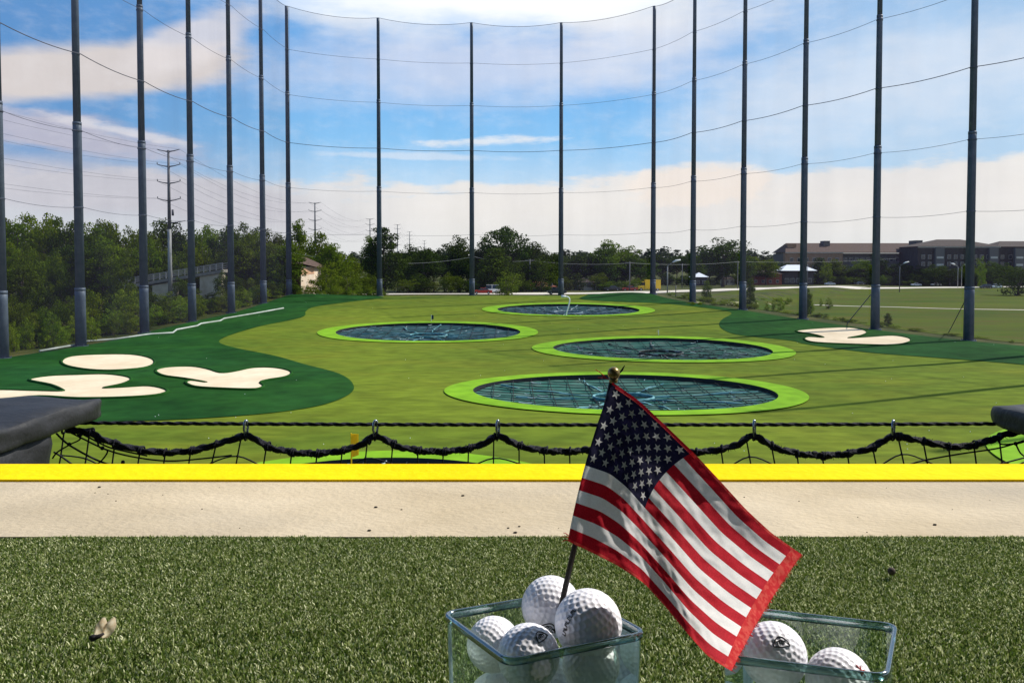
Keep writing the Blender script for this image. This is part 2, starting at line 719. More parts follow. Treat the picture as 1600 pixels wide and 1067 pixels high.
# ------------------------------------------------------------------ ground sheet
def ground_sheet():
    def axis(a, b, step, lim, gr):
        xs = list(np.arange(a, b + .01, step))
        s = step
        while xs[-1] < lim[1]:
            s *= gr
            xs.append(xs[-1] + s)
        s = step
        while xs[0] > lim[0]:
            s *= gr
            xs.insert(0, xs[0] - s)
        return np.array(xs)
    xs = axis(-72, 80, 1.4, (-4500, 4500), 1.16)
    ys = axis(12, 185, 1.4, (-300, 7000), 1.12)
    X, Y = np.meshgrid(xs, ys)
    Z = G(X, np.maximum(Y, 0))
    for (cx, cy, rx, ry, ri) in TG:
        k = (ri + .02)
        inn = ((X - cx) / (rx * k)) ** 2 + ((Y - cy) / (ry * k)) ** 2 < 1
        Z = np.where(inn, Z - 1.9, Z)
    # lower a little under the turf sheets so nothing pokes through
    nx, ny = len(xs), len(ys)
    i = np.arange(nx * ny).reshape(ny, nx)
    f = np.stack([i[:-1, :-1], i[:-1, 1:], i[1:, 1:], i[1:, :-1]], -1).reshape(-1, 4)
    V = np.stack([X.ravel(), Y.ravel(), Z.ravel()], 1)
    np_mesh('ground', V, f, m_rough, smooth=True, kind='structure')


ground_sheet()

POLES_R = [(57.2, 83), (51.7, 94), (45.9, 105), (40.6, 116), (35.5, 128), (30.2, 139), (25.4, 150)]
POLES_B = [(9.4, 160), (-7.7, 160), (-25, 157)]
POLES_L = [(-40.2, 150), (-41.1, 137.5), (-42.2, 125), (-43.5, 113), (-44.7, 101), (-45.7, 88), (-47.3, 77), (-49.1, 65)]

# playing field outline
fo = [(x - .6, y) for x, y in [(80, 37), (68, 61), (62.7, 72)] + POLES_R] + [(22, 156), (16, 160.5), (9.4, 161), (-7.7, 161), (-25, 158), (-32, 156)] + \
     [(x + .8, y) for x, y in POLES_L] + [(-52, 45), (-55, 14), (-20, 10), (40, 10), (80, 12)]
patch('fairway_turf', fo, .04, m_fair, 2.0, holes=[(c[0], c[1], c[2] * .97, c[3] * .97) for c in TG], kind='structure')

# dark rough turf, left and right
dl = [hit(*p) for p in catmull([(600, 466), (540, 473), (492, 480), (478, 487), (470, 497), (400, 512), (345, 531), (358, 542), (430, 557),
                               (475, 570), (530, 585), (552, 602), (545, 618), (500, 635), (420, 647), (300, 656), (150, 661), (0, 664), (-150, 664)], False, 5)]
dl = dl + [Vector((a.x - .6, a.y, 0)) for a in (Vector((-50.2, 52, 0)), Vector((-48.3, 65, 0)), Vector((-46.5, 77, 0)), Vector((-44.9, 88, 0)), Vector((-43.9, 101, 0)),
           Vector((-42.7, 113, 0)), Vector((-41.4, 125, 0)), Vector((-40.3, 137.5, 0)), Vector((-39.2, 149.5, 0)), Vector((-32, 155.6, 0)), Vector((-25.5, 157.5, 0)))]
patch('dark_rough_turf', dl, .08, m_dark, 2.0, kind='structure')
dr = [hit(*p) for p in catmull([(905, 466.5), (915, 469), (960, 472), (1030, 474.5), (1080, 479), (1132, 486), (1143, 491), (1128, 500), (1124, 509), (1134, 518), (1160, 525),
                               (1235, 533), (1262, 539), (1350, 551), (1450, 559), (1600, 571), (1750, 590)], False, 5)]
dr = dr + [Vector((x - .8, y, 0)) for x, y in [(62.7, 72)] + POLES_R] + [Vector((22, 155.6, 0)), Vector((17, 159, 0))]
patch('dark_rough_turf', dr, .08, m_dark, 2.0, kind='structure')

# sand bunkers
BK = [
    ([(96, 566), (110, 559), (150, 556), (205, 556), (236, 562), (241, 570), (225, 577), (180, 581), (140, 580), (105, 574)], 'small oval white sand bunker standing alone on dark turf at left'),
    ([(45, 596), (75, 590), (120, 588), (165, 587), (198, 591), (205, 596), (190, 603), (162, 609), (190, 608), (235, 606), (262, 613), (245, 620), (190, 624), (120, 625), (60, 622),
      (0, 627), (-60, 628), (-70, 618), (-10, 612), (50, 613), (92, 614), (98, 612), (80, 604)], 'large branching white sand bunker running behind the black padded post'),
    ([(243, 581), (262, 576), (300, 575), (325, 579), (345, 585), (365, 583), (395, 577), (430, 577), (455, 583), (448, 591), (420, 596), (407, 600), (412, 606), (398, 611),
      (350, 610), (305, 607), (290, 600), (300, 597), (322, 600), (290, 594), (255, 589)], 'winged white sand bunker nearest the olive fairway on the left'),
    ([(1243, 519), (1275, 515), (1320, 513), (1345, 516), (1355, 521), (1345, 526), (1325, 530), (1360, 528), (1395, 526), (1420, 530), (1421, 536), (1395, 541),
      (1340, 540), (1275, 537), (1257, 532), (1262, 528), (1287, 529), (1270, 524)], 'forked white sand bunker on the dark turf at the right'),
]
for px, lab in BK:
    bk = pxpatch('sand_bunker', px, .12, m_sand, 1.5, 4, label=lab, cat='sand bunker', group='sand bunkers on the driving range')
    ring = [hit(*q) + Vector((0, 0, .10)) for q in catmull(px, True, 4)]
    mb = MB()
    mb.tube(ring, .13, 6, closed=True)
    mb.build('shadow_edge_lip', m_dark, bk, True)  # raised edge, coloured dark to stand in for the shadow line round the sand


# ------------------------------------------------------------------ round targets
m_dish = mat('target_netting', (.016, .085, .070), .8, (.045, .145, .115), .9, 8, .4, .62, .1, c3=(.085, .14, .12), scale3=1.3, stretch=(.5, 1, 1))
m_dishb = mat('blue_target_netting', (.012, .050, .060), .8, (.035, .098, .105), .9, 8, .4, .62, .1, c3=(.10, .16, .19), scale3=1.3, stretch=(.5, 1, 1))
m_rim = mat('target_wall', (.012, .016, .02), .8)
m_div = mat('pale_divider', (.06, .19, .22), .85, (.22, .42, .44), 1.2, 4, .4, .6, .1)
m_divw = mat('white_divider', (.36, .42, .44), .7, (.18, .28, .3), 2)
m_divk = mat('dark_divider', (.03, .035, .035), .8, (.2, .24, .25), 1.2, 3, .5, .62)
m_black = mat('black_cord', (.006, .008, .01), .8)


def make_target(g, label, dish_m, ndiv, div_m, seed, hid=()):
    cx, cy, rx, ry, ri = g
    rr = random.Random(seed)
    root = empty('range_target', (cx, cy, ground(cx, cy)), label, 'target', 'round sunken targets on the range')
    n = 96
    # turf ring
    mb = MB()
    ks = np.linspace(ri, 1, 5)
    vs, fs = [], []
    for k in ks:
        for i in range(n):
            a = 2 * math.pi * i / n
            x, y = cx + rx * k * math.cos(a), cy + ry * k * math.sin(a)
            vs.append((x, y, ground(x, y) + .12))
    for j in range(4):
        for i in range(n):
            i2 = (i + 1) % n
            fs.append((j * n + i, j * n + i2, (j + 1) * n + i2, (j + 1) * n + i))
    mb.add(vs, fs)
    mb.build('turf_ring', m_lime, root, True)
    # plane of the rim
    A = np.array([[1, math.cos(2 * math.pi * i / n), math.sin(2 * math.pi * i / n)] for i in range(n)])
    zr = np.array([ground(cx + rx * ri * A[i, 1], cy + ry * ri * A[i, 2]) for i in range(n)]) + .12
    cf = np.linalg.lstsq(A, zr, rcond=None)[0]

    def dz(k, a):
        """net surface height at fraction k of the inner radius"""
        return cf[0] + (cf[1] * math.cos(a) + cf[2] * math.sin(a)) * k - .32 - .38 * (1 - k * k)

    def P(k, a, h=0):
        return Vector((cx + rx * ri * k * math.cos(a), cy + ry * ri * k * math.sin(a), dz(k, a) + h))
    mb = MB()
    vs, fs = [], []
    for i in range(n):
        a = 2 * math.pi * i / n
        p = P(1, a)
        vs += [(p.x, p.y, zr[i]), (p.x, p.y, p.z - .9)]
    for i in range(n):
        j = (i + 1) % n
        fs.append((2 * i, 2 * i + 1, 2 * j + 1, 2 * j))
    mb.add(vs, fs)
    mb.build('rim_wall', m_rim, root)
    mb = MB()
    vs, fs = [P(0, 0)], []
    K = 14
    for j in range(1, K + 1):
        for i in range(n):
            a = 2 * math.pi * i / n
            h = .05 * math.sin(a * 11 + j) * math.sin(j * 1.3) + .05 * math.cos(a * 5 - j * .9)
            vs.append(P(j / K * .995, a, h))
    for i in range(n):
        fs.append((0, 1 + i, 1 + (i + 1) % n))
    for j in range(K - 1):
        for i in range(n):
            i2 = (i + 1) % n
            fs.append((1 + j * n + i, 1 + (j + 1) * n + i, 1 + (j + 1) * n + i2, 1 + j * n + i2))
    mb.add(vs, fs)
    mb.build('catch_net', dish_m, root, True)
    # sagging dark cords across the net
    mb = MB()
    nl = 15
    for axis_ in (0, 1):
        for q in range(1, nl):
            c = -1 + 2 * q / nl
            half = math.sqrt(max(0, 1 - c * c)) * .98
            pts = []
            for s_ in range(25):
                t = -half + 2 * half * s_ / 24
                u, v = (t, c) if axis_ == 0 else (c, t)
                k, a = math.hypot(u, v), math.atan2(v, u)
                pts.append(P(k, a, .13 + .05 * abs(math.sin(t * 9 + q))))
            mb.tube(pts, .028, 5, False)
    mb.build('net_cords', m_black, root)
    # low dividers: hub ring, radial lines and small bright tabs
    for q in range(ndiv):
        a = 2 * math.pi * (q + .35) / ndiv + rr.uniform(-.1, .1)
        mb = MB()
        k0, k1 = .2, rr.uniform(.72, .99)
        vs = []
        m_ = 16
        for s_ in range(m_ + 1):
            k = k0 + (k1 - k0) * s_ / m_
            aa = a + .03 * math.sin(s_ * .25)
            p = P(k, aa, .1)
            w = Vector((-math.sin(aa), math.cos(aa), 0)) * .05
            h = .08 + .05 * math.sin(s_ * .7 + q)
            vs += [p - w, p + w, p + w + Vector((0, 0, h)), p - w + Vector((0, 0, h))]
        fs = []
        for s_ in range(m_):
            b = s_ * 4
            for e_ in range(4):
                f_ = (e_ + 1) % 4
                fs.append((b + e_, b + 4 + e_, b + 4 + f_, b + f_))
        fs += [(0, 1, 2, 3), (m_ * 4 + 3, m_ * 4 + 2, m_ * 4 + 1, m_ * 4)]
        mb.add(vs, fs)
        mb.build('divider', div_m, root)
    mb = MB()
    mb.tube([P(.2, 2 * math.pi * i / 32, .22) for i in range(32)], .09, 6, closed=True)
    mb.tube([P(.2, 2 * math.pi * i / 32, .08) for i in range(32)], .07, 6, closed=True)
    mb.build('hub_ring', div_m, root)
    for q in range(26):
        mb = MB()
        k, a = math.sqrt(rr.uniform(.05, .93)), rr.uniform(0, 6.28)
        p0 = P(k, a, .25)
        dk = rr.choice((.03, .05, .07))
        a2 = a + rr.uniform(-.06, .06)
        pts = [P(k + (dk * t / 4), a + (a2 - a) * t / 4, .22 - .06 * math.sin(math.pi * t / 4)) for t in range(5)]
        mb.tube(pts, rr.uniform(.02, .045), 5, True)
        mb.build('net_clip', m_divw, root)
    return root


make_target(TG[0], 'large round target nearest the rope net, with a lime ring and teal netting', m_dish, 8, m_div, 1)
make_target(TG[1], 'round lime-ringed target at the right, second nearest, dark netting crossed by a shadow', m_dish, 10, m_divk, 2)
make_target(TG[2], 'round lime-ringed target furthest left with bluish netting', m_dishb, 13, m_div, 3)
make_target(TG[3], 'smallest and farthest round target with white streaked netting', m_dishb, 16, m_divw, 4)
make_target(TG[4], 'round target mostly hidden below the yellow deck edge, beside the yellow flag', m_dish, 8, m_div, 5)
make_target(TG[5], 'round target whose lime ring just shows under the black pad at right', m_dish, 8, m_div, 6)


# target flags
def target_flag(x, y, h, r, fm, pm, fw, fh, label, name='target_flag', dirx=1, drop=0):
    z = ground(x, y)
    root = empty(name, (x, y, z), label, 'flag', 'small flags marking range targets')
    mb = MB()
    mb.tube([(x, y, z - .6), (x, y, z + h)], r, 8)
    mb.build('pole', pm, root)
    if fm:
        vs, fs = [], []
        nx, nz = 8, 6
        for k in range(2):
            for i in range(nx + 1):
                for j in range(nz + 1):
                    u, v = i / nx, j / nz
                    vs.append((x + dirx * (r + fw * u), y + .05 * math.sin(u * 6 + v * 2) * fw + k * .015, z + h - .03 - fh * v * (1 - .1 * u) - drop * u))
        m_ = (nx + 1) * (nz + 1)
        for k in range(2):
            for i in range(nx):
                for j in range(nz):
                    a = k * m_ + i * (nz + 1) + j
                    fs.append((a, a + 1, a + nz + 2, a + nz + 1))
        mb = MB()
        mb.add(vs, fs)
        mb.build('pennant', fm, root, True)
    return root


m_yflag = mat('yellow_cloth', (.90, .58, .01), .7, transl=.3)
m_bflag = mat('navy_cloth', (.01, .02, .06), .7)
p = hit(549, 722)
target_flag(p.x, p.y, 1.30, .03, m_yflag, m_yflag, .30, 1.05, 'yellow pennant on a short pole behind the rope net')
p = hit(674, 503)
target_flag(p.x, p.y, .95, .03, m_bflag, m_white, .28, .6, 'tiny navy flag behind the left target')
p = hit(1029, 524)
target_flag(p.x, p.y, .65, .03, mat('pale_yellow_cloth', (.7, .6, .2), .7), m_white, .22, .32, 'tiny pale yellow flag between the two right targets', dirx=-1)
x, y = TG[3][0], TG[3][1]
root = empty('target_lamp_post', (x + 0, y, ground(x, y) - .5), 'white hooked pole rising from the farthest target', 'post')
mb = MB()
b = hit(885, 494)
pts = [(b.x, b.y, b.z - .4)] + [W(885 + d[0], d[1], b.y) for d in ((0, 490), (3, 480), (5, 470), (4, 465.5), (0, 463.5), (-6, 463))]
pts = catmull([tuple(q) for q in pts], False, 4)
mb.tube(pts, .10, 8)
mb.build('hooked_pole', m_white, root, True)
mb = MB()
q = W(877, 463.2, b.y)
mb.tube([q, W(884, 463.4, b.y)], [.2, .16], 10)
mb.build('lamp_head', m_white, root, True)


# ------------------------------------------------------------------ net poles
TOP, J1, J2, J3 = 46.6 + EYE, -2.1 + EYE, 15.3 + EYE, 31.5 + EYE


def net_pole(x, y, label, top=TOP, g='steel net poles round the range'):
    z = ground(x, y)
    root = empty('net_pole', (x, y, z), label, 'pole', g)
    hs = [z - .3, J1, J2, J3, top]
    rs = [.56, .47, .38, .31]
    for i in range(4):
        r0 = rs[i]
        mb = MB()
        a = hs[i] - (0 if i == 0 else .0)
        mb.tube([(x, y, a), (x, y, hs[i + 1] - .9), (x, y, hs[i + 1])], [r0, r0 * .93, r0 * .93], 20, True)
        mb.build('pole_section', m_pole, root, True)
        if i < 3:
            mb = MB()
            mb.tube([(x, y, hs[i + 1] - .30), (x, y, hs[i + 1] + .01)], r0 * .93 + .012, 20, True)
            mb.build('joint_collar', m_pole, root, True)
    mb = MB()
    for hh in (6.4, 14.4, 22.4, 30.9, 38.9):
        zz = hh + EYE
        r_ = .46 if zz < J2 else (.37 if zz < J3 else .31)
        mb.tube([(x, y, zz - .07), (x, y, zz + .07)], r_ + .03, 16)
    mb.build('cable_bracket', m_pole, root)
    mb = MB()
    for k in range(8):
        a = k * math.pi / 4
        mb.tube([(x + .72 * math.cos(a), y + .72 * math.sin(a), z - .2), (x + .72 * math.cos(a), y + .72 * math.sin(a), z + .2)], .04, 6)
    mb.tube([(x, y, z - .3), (x, y, z + .08)], .82, 16)
    mb.build('base_plate', m_pole, root)
    return root


ORD = ['nearest', 'second', 'third', 'fourth', 'fifth', 'sixth', 'seventh', 'eighth']
for i, (x, y) in enumerate([(68, 61), (62.7, 72)]):
    net_pole(x, y, 'steel net pole beyond the right border of the photo, %s one out' % ('second', 'first')[i])
for i, (x, y) in enumerate(POLES_R):
    lab = ['steel net pole just outside the right border of the photo',
           'thickest steel net pole at right before the dark hipped apartment block',
           'steel net pole just behind the right sand bunker',
           'steel net pole in front of the tan building, next after the bunker pole',
           'steel net pole standing just left of the tan building on the dark turf',
           'steel net pole fifth from the right edge, left of the roadside saplings',
           'corner steel net pole in front of the yellow truck'][i]
    net_pole(x, y, lab)
for i, (x, y) in enumerate(POLES_B):
    net_pole(x, y, ['steel back net pole behind the hooked white lamp', 'middle steel back net pole beside the red car and the round green bush',
                    'steel back net pole in front of the tall dark columnar tree'][i])
for i, (x, y) in enumerate(POLES_L):
    net_pole(x, y, ['left corner steel net pole before the brown shed', 'steel net pole next to the left corner pole where the white pipe ends',
                    'steel net pole right of the footbridge end', 'steel net pole standing in front of the middle of the footbridge',
                    'steel net pole left of the tall transmission tower', 'thick steel net pole in front of the left woods',
                    'steel net pole cut by the left edge of the photo', 'steel net pole beyond the left border of the photo'][i])

# ------------------------------------------------------------------ safety nets
m_net = bpy.data.materials.new('fine_netting')
m_net.use_nodes = True
_nt = m_net.node_tree
_nt.nodes.clear()
_N, _L = _nt.nodes, _nt.links
_t = _N.new('ShaderNodeBsdfTransparent')
_d = _N.new('ShaderNodeBsdfDiffuse')
_d.inputs[0].default_value = (.085, .075, .13, 1)
_tl = _N.new('ShaderNodeBsdfTranslucent')
_tl.inputs[0].default_value = (.085, .075, .13, 1)
_ms0 = _N.new('ShaderNodeMixShader')
_ms0.inputs[0].default_value = .5
_L.new(_d.outputs[0], _ms0.inputs[1])
_L.new(_tl.outputs[0], _ms0.inputs[2])
_ms = _N.new('ShaderNodeMixShader')
_tc = _N.new('ShaderNodeTexCoord')
_mp = _N.new('ShaderNodeMapping')
_mp.inputs['Scale'].default_value = (.25, .25, .06)
_L.new(_tc.outputs['Object'], _mp.inputs[0])
_nz = _N.new('ShaderNodeTexNoise')
_nz.inputs['Scale'].default_value = .8
_nz.inputs['Detail'].default_value = 3
_L.new(_mp.outputs[0], _nz.inputs['Vector'])
_mr = _N.new('ShaderNodeMapRange')
_mr.inputs[1].default_value = .3
_mr.inputs[2].default_value = .75
_mr.inputs[3].default_value = .10
_mr.inputs[4].default_value = .17
_L.new(_nz.outputs['Fac'], _mr.inputs[0])
_lw = _N.new('ShaderNodeLayerWeight')
_lw.inputs[0].default_value = .5
_m1 = _N.new('ShaderNodeMath')
_m1.operation = 'POWER'
_L.new(_lw.outputs['Facing'], _m1.inputs[0])
_m1.inputs[1].default_value = 3.0
_m2 = _N.new('ShaderNodeMath')
_m2.operation = 'MULTIPLY_ADD'
_L.new(_m1.outputs[0], _m2.inputs[0])
_m2.inputs[1].default_value = 2.2
_m2.inputs[2].default_value = 1.0
_m3 = _N.new('ShaderNodeMath')
_m3.operation = 'MULTIPLY'
_m3.use_clamp = True
_L.new(_mr.outputs[0], _m3.inputs[0])
_L.new(_m2.outputs[0], _m3.inputs[1])
_L.new(_m3.outputs[0], _ms.inputs[0])
_L.new(_t.outputs[0], _ms.inputs[1])
_L.new(_ms0.outputs[0], _ms.inputs[2])
_o = _N.new('ShaderNodeOutputMaterial')
_L.new(_ms.outputs[0], _o.inputs[0])

CAB = [(6.4, .022), (14.4, .024), (22.4, .045), (30.9, .026), (38.9, .026), (46.5, .035)]


def safety_net(poles, label, inward, bottom, side):
    root = empty('safety_net', (poles[0][0], poles[0][1], ground(*poles[0])), label, 'net', 'tall nets round the driving range')
    mb = MB()
    for i in range(len(poles) - 1):
        (x0, y0), (x1, y1) = poles[i], poles[i + 1]
        nrm = Vector((y1 - y0, -(x1 - x0), 0)).normalized() * inward
        nu, nv = 10, 26
        vs, fs = [], []
        for a in range(nu + 1):
            u = a / nu
            x, y = x0 + (x1 - x0) * u, y0 + (y1 - y0) * u
            g_ = ground(x, y)
            top = TOP - .1 - .8 * 4 * u * (1 - u)
            for b_ in range(nv + 1):
                v = b_ / nv
                z = g_ + bottom + (top - g_ - bottom) * v
                bl = .55 + .45 * math.sin(math.pi * u) * (1 + .6 * math.sin(v * 18 + i)) * .6
                p_ = Vector((x, y, z)) + nrm * bl
                vs.append(p_)
        for a in range(nu):
            for b_ in range(nv):
                q_ = a * (nv + 1) + b_
                fs.append((q_, q_ + 1, q_ + nv + 2, q_ + nv + 1))
        mb.add(vs, fs)
    mb.build('net_mesh', m_net, root, True)
    for (h, r) in CAB:
        mb = MB()
        pts = []
        for i in range(len(poles) - 1):
            (x0, y0), (x1, y1) = poles[i], poles[i + 1]
            nrm = Vector((y1 - y0, -(x1 - x0), 0)).normalized() * inward
            sag = (.8 if h > 46 else .3)
            for a in range(9):
                if a == 8 and i < len(poles) - 2:
                    continue
                u = a / 8
                pts.append(Vector((x0 + (x1 - x0) * u, y0 + (y1 - y0) * u, h + EYE - sag * 4 * u * (1 - u))) + nrm * .5)
        mb.tube(pts, r, 6)
        mb.build('support_cable', m_cable, root, True)
    return root


PR = [(68, 61), (62.7, 72)] + POLES_R
PL = POLES_L[::-1]
safety_net(PL, 'tall see-through net on the left in front of the woods', 1, .1, 'l')
safety_net([PL[-1], (-25, 157), (-7.7, 160), (9.4, 160), POLES_R[-1]], 'tall see-through net across the back of the range', 1, .2, 'b')
safety_net(PR, 'tall see-through net on the right in front of the apartment buildings', -1, .1, 'r')

# white pipe weighting the foot of the left net
mb = MB()
kp = [(62, 551), (90, 546), (122, 540.5), (126, 536), (180, 532), (228, 525), (236, 524), (270, 522), (276, 517), (308, 511), (314, 507.5), (344, 503), (350, 499.5), (400, 491), (443, 483), (446, 471)]
pts = [hit(*p) + Vector((0, 0, .16)) for p in kp[:-1]]
mb.tube(pts, .11, 8)
mb.build('white_kerb_pipe', mat('white_pipe', (.42, .45, .42), .6, (.28, .31, .27), .7), None, True,
         'long jointed white pipe lying along the foot of the left net', 'pipe')

# guy braces on the right outside the net
for k, (a, b_) in enumerate((((1361, 460), (1324, 505)), ((1508, 470), (1482, 520)))):
    pa, pb = hit(*b_), None
    yy = (106, 95)[k]
    p0 = W(a[0], a[1], yy)
    p1 = W(b_[0], b_[1], pa.y)
    mb = MB()
    mb.tube([p0, p1], .06, 6)
    mb.build('guy_wire', m_cable, None, label='thin guy wire slanting down from the %s' % ('pole behind the right bunker', 'thickest pole at right')[k], cat='wire')

# ------------------------------------------------------------------ beyond the range: roads, path, fields
fieldr = [Vector((x + 3.5, y, 0)) for x, y in [(80, 37), (68, 61)] + POLES_R] + [Vector((36, 165, 0)), Vector((70, 260, 0)), Vector((120, 335, 0)), Vector((175, 385, 0)),
         Vector((260, 420, 0)), Vector((420, 430, 0)), Vector((420, 37, 0))]
patch('mown_field', fieldr, .04, m_field, 5.0, kind='structure')


def strip(name, pts, w, off, m, **kw):
    """a ribbon draped on the terrain"""
    pts = catmull(pts, False, 10)
    vs, fs = [], []
    for i, p in enumerate(pts):
        a = Vector(pts[max(i - 1, 0)][:2])
        b_ = Vector(pts[min(i + 1, len(pts) - 1)][:2])
        d = (b_ - a).normalized()
        n_ = Vector((-d.y, d.x))
        for s in (-1, -.33, .33, 1):
            q = Vector(p[:2]) + n_ * w / 2 * s
            vs.append((q.x, q.y, ground(q.x, q.y) + off))
    for i in range(len(pts) - 1):
        for s in range(3):
            k = i * 4 + s
            fs.append((k, k + 1, k + 5, k + 4))
    mb = MB()
    mb.add(vs, fs)
    return mb.build(name, m, None, True, **kw)


def h2(px, py, y=None):
    p_ = hit(px, py) if y is None else W(px, py, y)
    return (p_.x, p_.y)


strip('path', [h2(1270, 476.8), h2(1330, 479), h2(1400, 480.5), h2(1480, 483), h2(1600, 485), h2(1800, 489)], 2.2, .1, m_road, kind='structure')
strip('path', [h2(1085, 474), h2(1150, 474.5), h2(1200, 475.5), h2(1270, 476.8)], 1.6, .1, mat('worn_path', (.30, .26, .15), .95, (.14, .17, .03), .5, 4, .4, .6), kind='structure')
strip('road', [(-75, 196), (-40, 200), (0, 206), (30, 222), (62, 256), (95, 300), (128, 335), (170, 362), (230, 380), (330, 392), (600, 400)], 17, .12, m_road, kind='structure')

# ------------------------------------------------------------------ foliage
def crown(seed, n_cl, per, leaf, shape='round', squash=1.0):
    """leaf quads in many clumps through a crown volume; unit tree height 1, crown radius about .3"""
    r = np.random.default_rng(seed)
    C = []
    while len(C) < n_cl:
        p_ = r.uniform(-1, 1, 3)
        if (p_ ** 2).sum() > 1 or (p_ ** 2).sum() < .12:
            continue
        C.append(p_)
    C = np.array(C)
    if shape == 'round':
        cz, rz, rx = .60, .36, .30
    elif shape == 'column':
        cz, rz, rx = .52, .46, .24
    elif shape == 'spread':
        cz, rz, rx = .66, .28, .38
    else:
        cz, rz, rx = .45, .50, .42
    if shape == 'cone':
        C[:, 0] *= (1 - C[:, 2]) * .6
    C = C * (1 + .10 * np.sin(5 * np.arctan2(C[:, 1], C[:, 0]) + seed)[:, None])
    cen = np.stack([C[:, 0] * rx, C[:, 1] * rx, cz + C[:, 2] * rz], 1)
    cr = r.uniform(.06, .125, n_cl) * (1 if shape != 'bush' else 1.3)
    cid = np.repeat(np.arange(n_cl), per)
    d = r.normal(size=(len(cid), 3))
    d /= np.linalg.norm(d, axis=1)[:, None]
    rad = r.uniform(.45, 1.05, len(cid)) ** .7
    pos = cen[cid] + d * (cr[cid] * rad)[:, None] * np.array([1.15, 1.15, .8])
    nrm = d + r.normal(size=d.shape) * .6
    nrm /= np.linalg.norm(nrm, axis=1)[:, None]
    t = np.cross(nrm, r.normal(size=d.shape))
    t /= np.linalg.norm(t, axis=1)[:, None]
    b_ = np.cross(nrm, t)
    s = leaf * r.uniform(.6, 1.3, len(cid))[:, None]
    q = np.stack([pos - t * s, pos + b_ * s * .6, pos + t * s, pos - b_ * s * .6], 1).reshape(-1, 3)
    q[:, 2] = np.maximum(q[:, 2], .0)
    f = np.arange(len(q)).reshape(-1, 4)
    return q, f, cen


def proto_tree(seed, shape, m, n_cl=60, per=85, leaf=.017):
    q, f, cen = crown(seed, n_cl, per, leaf, shape)
    root = empty('tree', (0, 0, 0))
    c = np_mesh('crown', q, f, m, root)
    mb = MB()
    rr = random.Random(seed)
    if shape != 'bush':
        mb.tube([(0, 0, -.02), (.005, 0, .15), (-.004, .004, .35), (.0, 0, .6), (0, 0, .8)], [.024, .018, .014, .009, .004], 8)
        for k in range(9):
            e = Vector(cen[rr.randrange(len(cen))])
            s_ = Vector((0, 0, rr.uniform(.25, .5)))
            mid = s_.lerp(e, .5) + Vector((0, 0, .02))
            mb.tube([s_, mid, e], [.009, .006, .002], 6)
    else:
        for k in range(7):
            e = Vector(cen[rr.randrange(len(cen))])
            mb.tube([(0, 0, -.02), Vector((0, 0, .1)).lerp(e, .4), e], [.014, .009, .003], 6)
    mb.build('trunk', m_bark, root, True)
    return root


PROTO = {
    'd1': proto_tree(11, 'round', m_leafd), 'd2': proto_tree(12, 'spread', m_leafd), 'd3': proto_tree(13, 'column', m_leafd, 75),
    'm1': proto_tree(21, 'round', m_leafm), 'm2': proto_tree(22, 'spread', m_leafm), 'm3': proto_tree(23, 'column', m_leafm),
    'b1': proto_tree(31, 'bush', m_leafm, 45, 80, .022), 'b2': proto_tree(32, 'bush', m_leafl, 45, 80, .022), 'b3': proto_tree(33, 'bush', m_leafd, 45, 80, .022),
}
used = set()
TN = 0


def tree(kind, px, top, y, wpx, label, cat='tree', name=None, group=None, base=None):
    """tree whose top shows at (px, top), standing at depth y, crown wpx pixels wide"""
    k_ = {'d': 'tree', 'm': 'tree', 'b': 'bush'}[kind[0]]
    p_ = W(px, top, y)
    z = ground(p_.x, y) if base is None else base
    h = (p_.z - z) / .97
    w = wpx * y / F / {'1': .66, '2': .80, '3': .54}[kind[1]] if kind[0] != 'b' else wpx * y / F / .92
    src = PROTO[kind]
    if kind in used:
        o = copy_tree(src)
    else:
        o = src
        used.add(kind)
    o.name = name or {'tree': 'leafy_tree', 'bush': 'bush'}[k_]
    o.location = (p_.x, y, z)
    o.scale = (w, w, h)
    o.rotation_euler = (0, 0, random.uniform(0, 6.28))
    tag(o, label, cat, group)
    return o


rd = random.Random(5)
prof = [(-200, 345), (0, 345), (60, 337), (100, 341), (130, 346), (160, 340), (190, 350), (215, 360), (240, 345), (270, 346), (300, 358), (330, 352), (355, 347), (400, 351), (430, 357), (452, 375)]
ptop = lambda x: float(np.interp(x, [a for a, _ in prof], [b for _, b in prof]))
for i, px in enumerate(range(-90, 456, 19)):
    px += rd.uniform(-6, 6)
    tree(rd.choice(['m1', 'm3', 'd1', 'm2']), px, ptop(px) + rd.uniform(-3, 12), rd.uniform(168, 195), rd.uniform(48, 70),
         'tall leafy tree forming the skyline of the dense woods behind the left net', group='skyline trees of the left woods')
for px in range(-80, 450, 22):
    px += rd.uniform(-6, 6)
    tree(rd.choice(['m1', 'm3', 'm2', 'd1', 'b1']), px, rd.uniform(368, 398), rd.uniform(152, 162), rd.uniform(46, 66),
         'medium tree in the middle of the dense woods behind the left net', group='middle trees of the left woods')
for px in list(range(-90, 200, 20)):
    px += rd.uniform(-6, 6)
    tree(rd.choice(['m1', 'b1', 'm3', 'd1']), px, rd.uniform(385, 430), rd.uniform(118, 138), rd.uniform(48, 70),
         'lower bushy tree at the front of the left woods', group='front trees of the left woods')
for px in list(range(-80, 200, 17)):
    px += rd.uniform(-6, 6)
    yn = float(np.interp(px, [2, 127, 225], [77, 88, 101]))
    tree(rd.choice(['b1', 'b3', 'b1', 'b2']), px, rd.uniform(440, 482), yn + rd.uniform(12, 22), rd.uniform(38, 62),
         'shrub in the undergrowth at the foot of the left woods', 'bush', group='shrubs at the foot of the left woods')
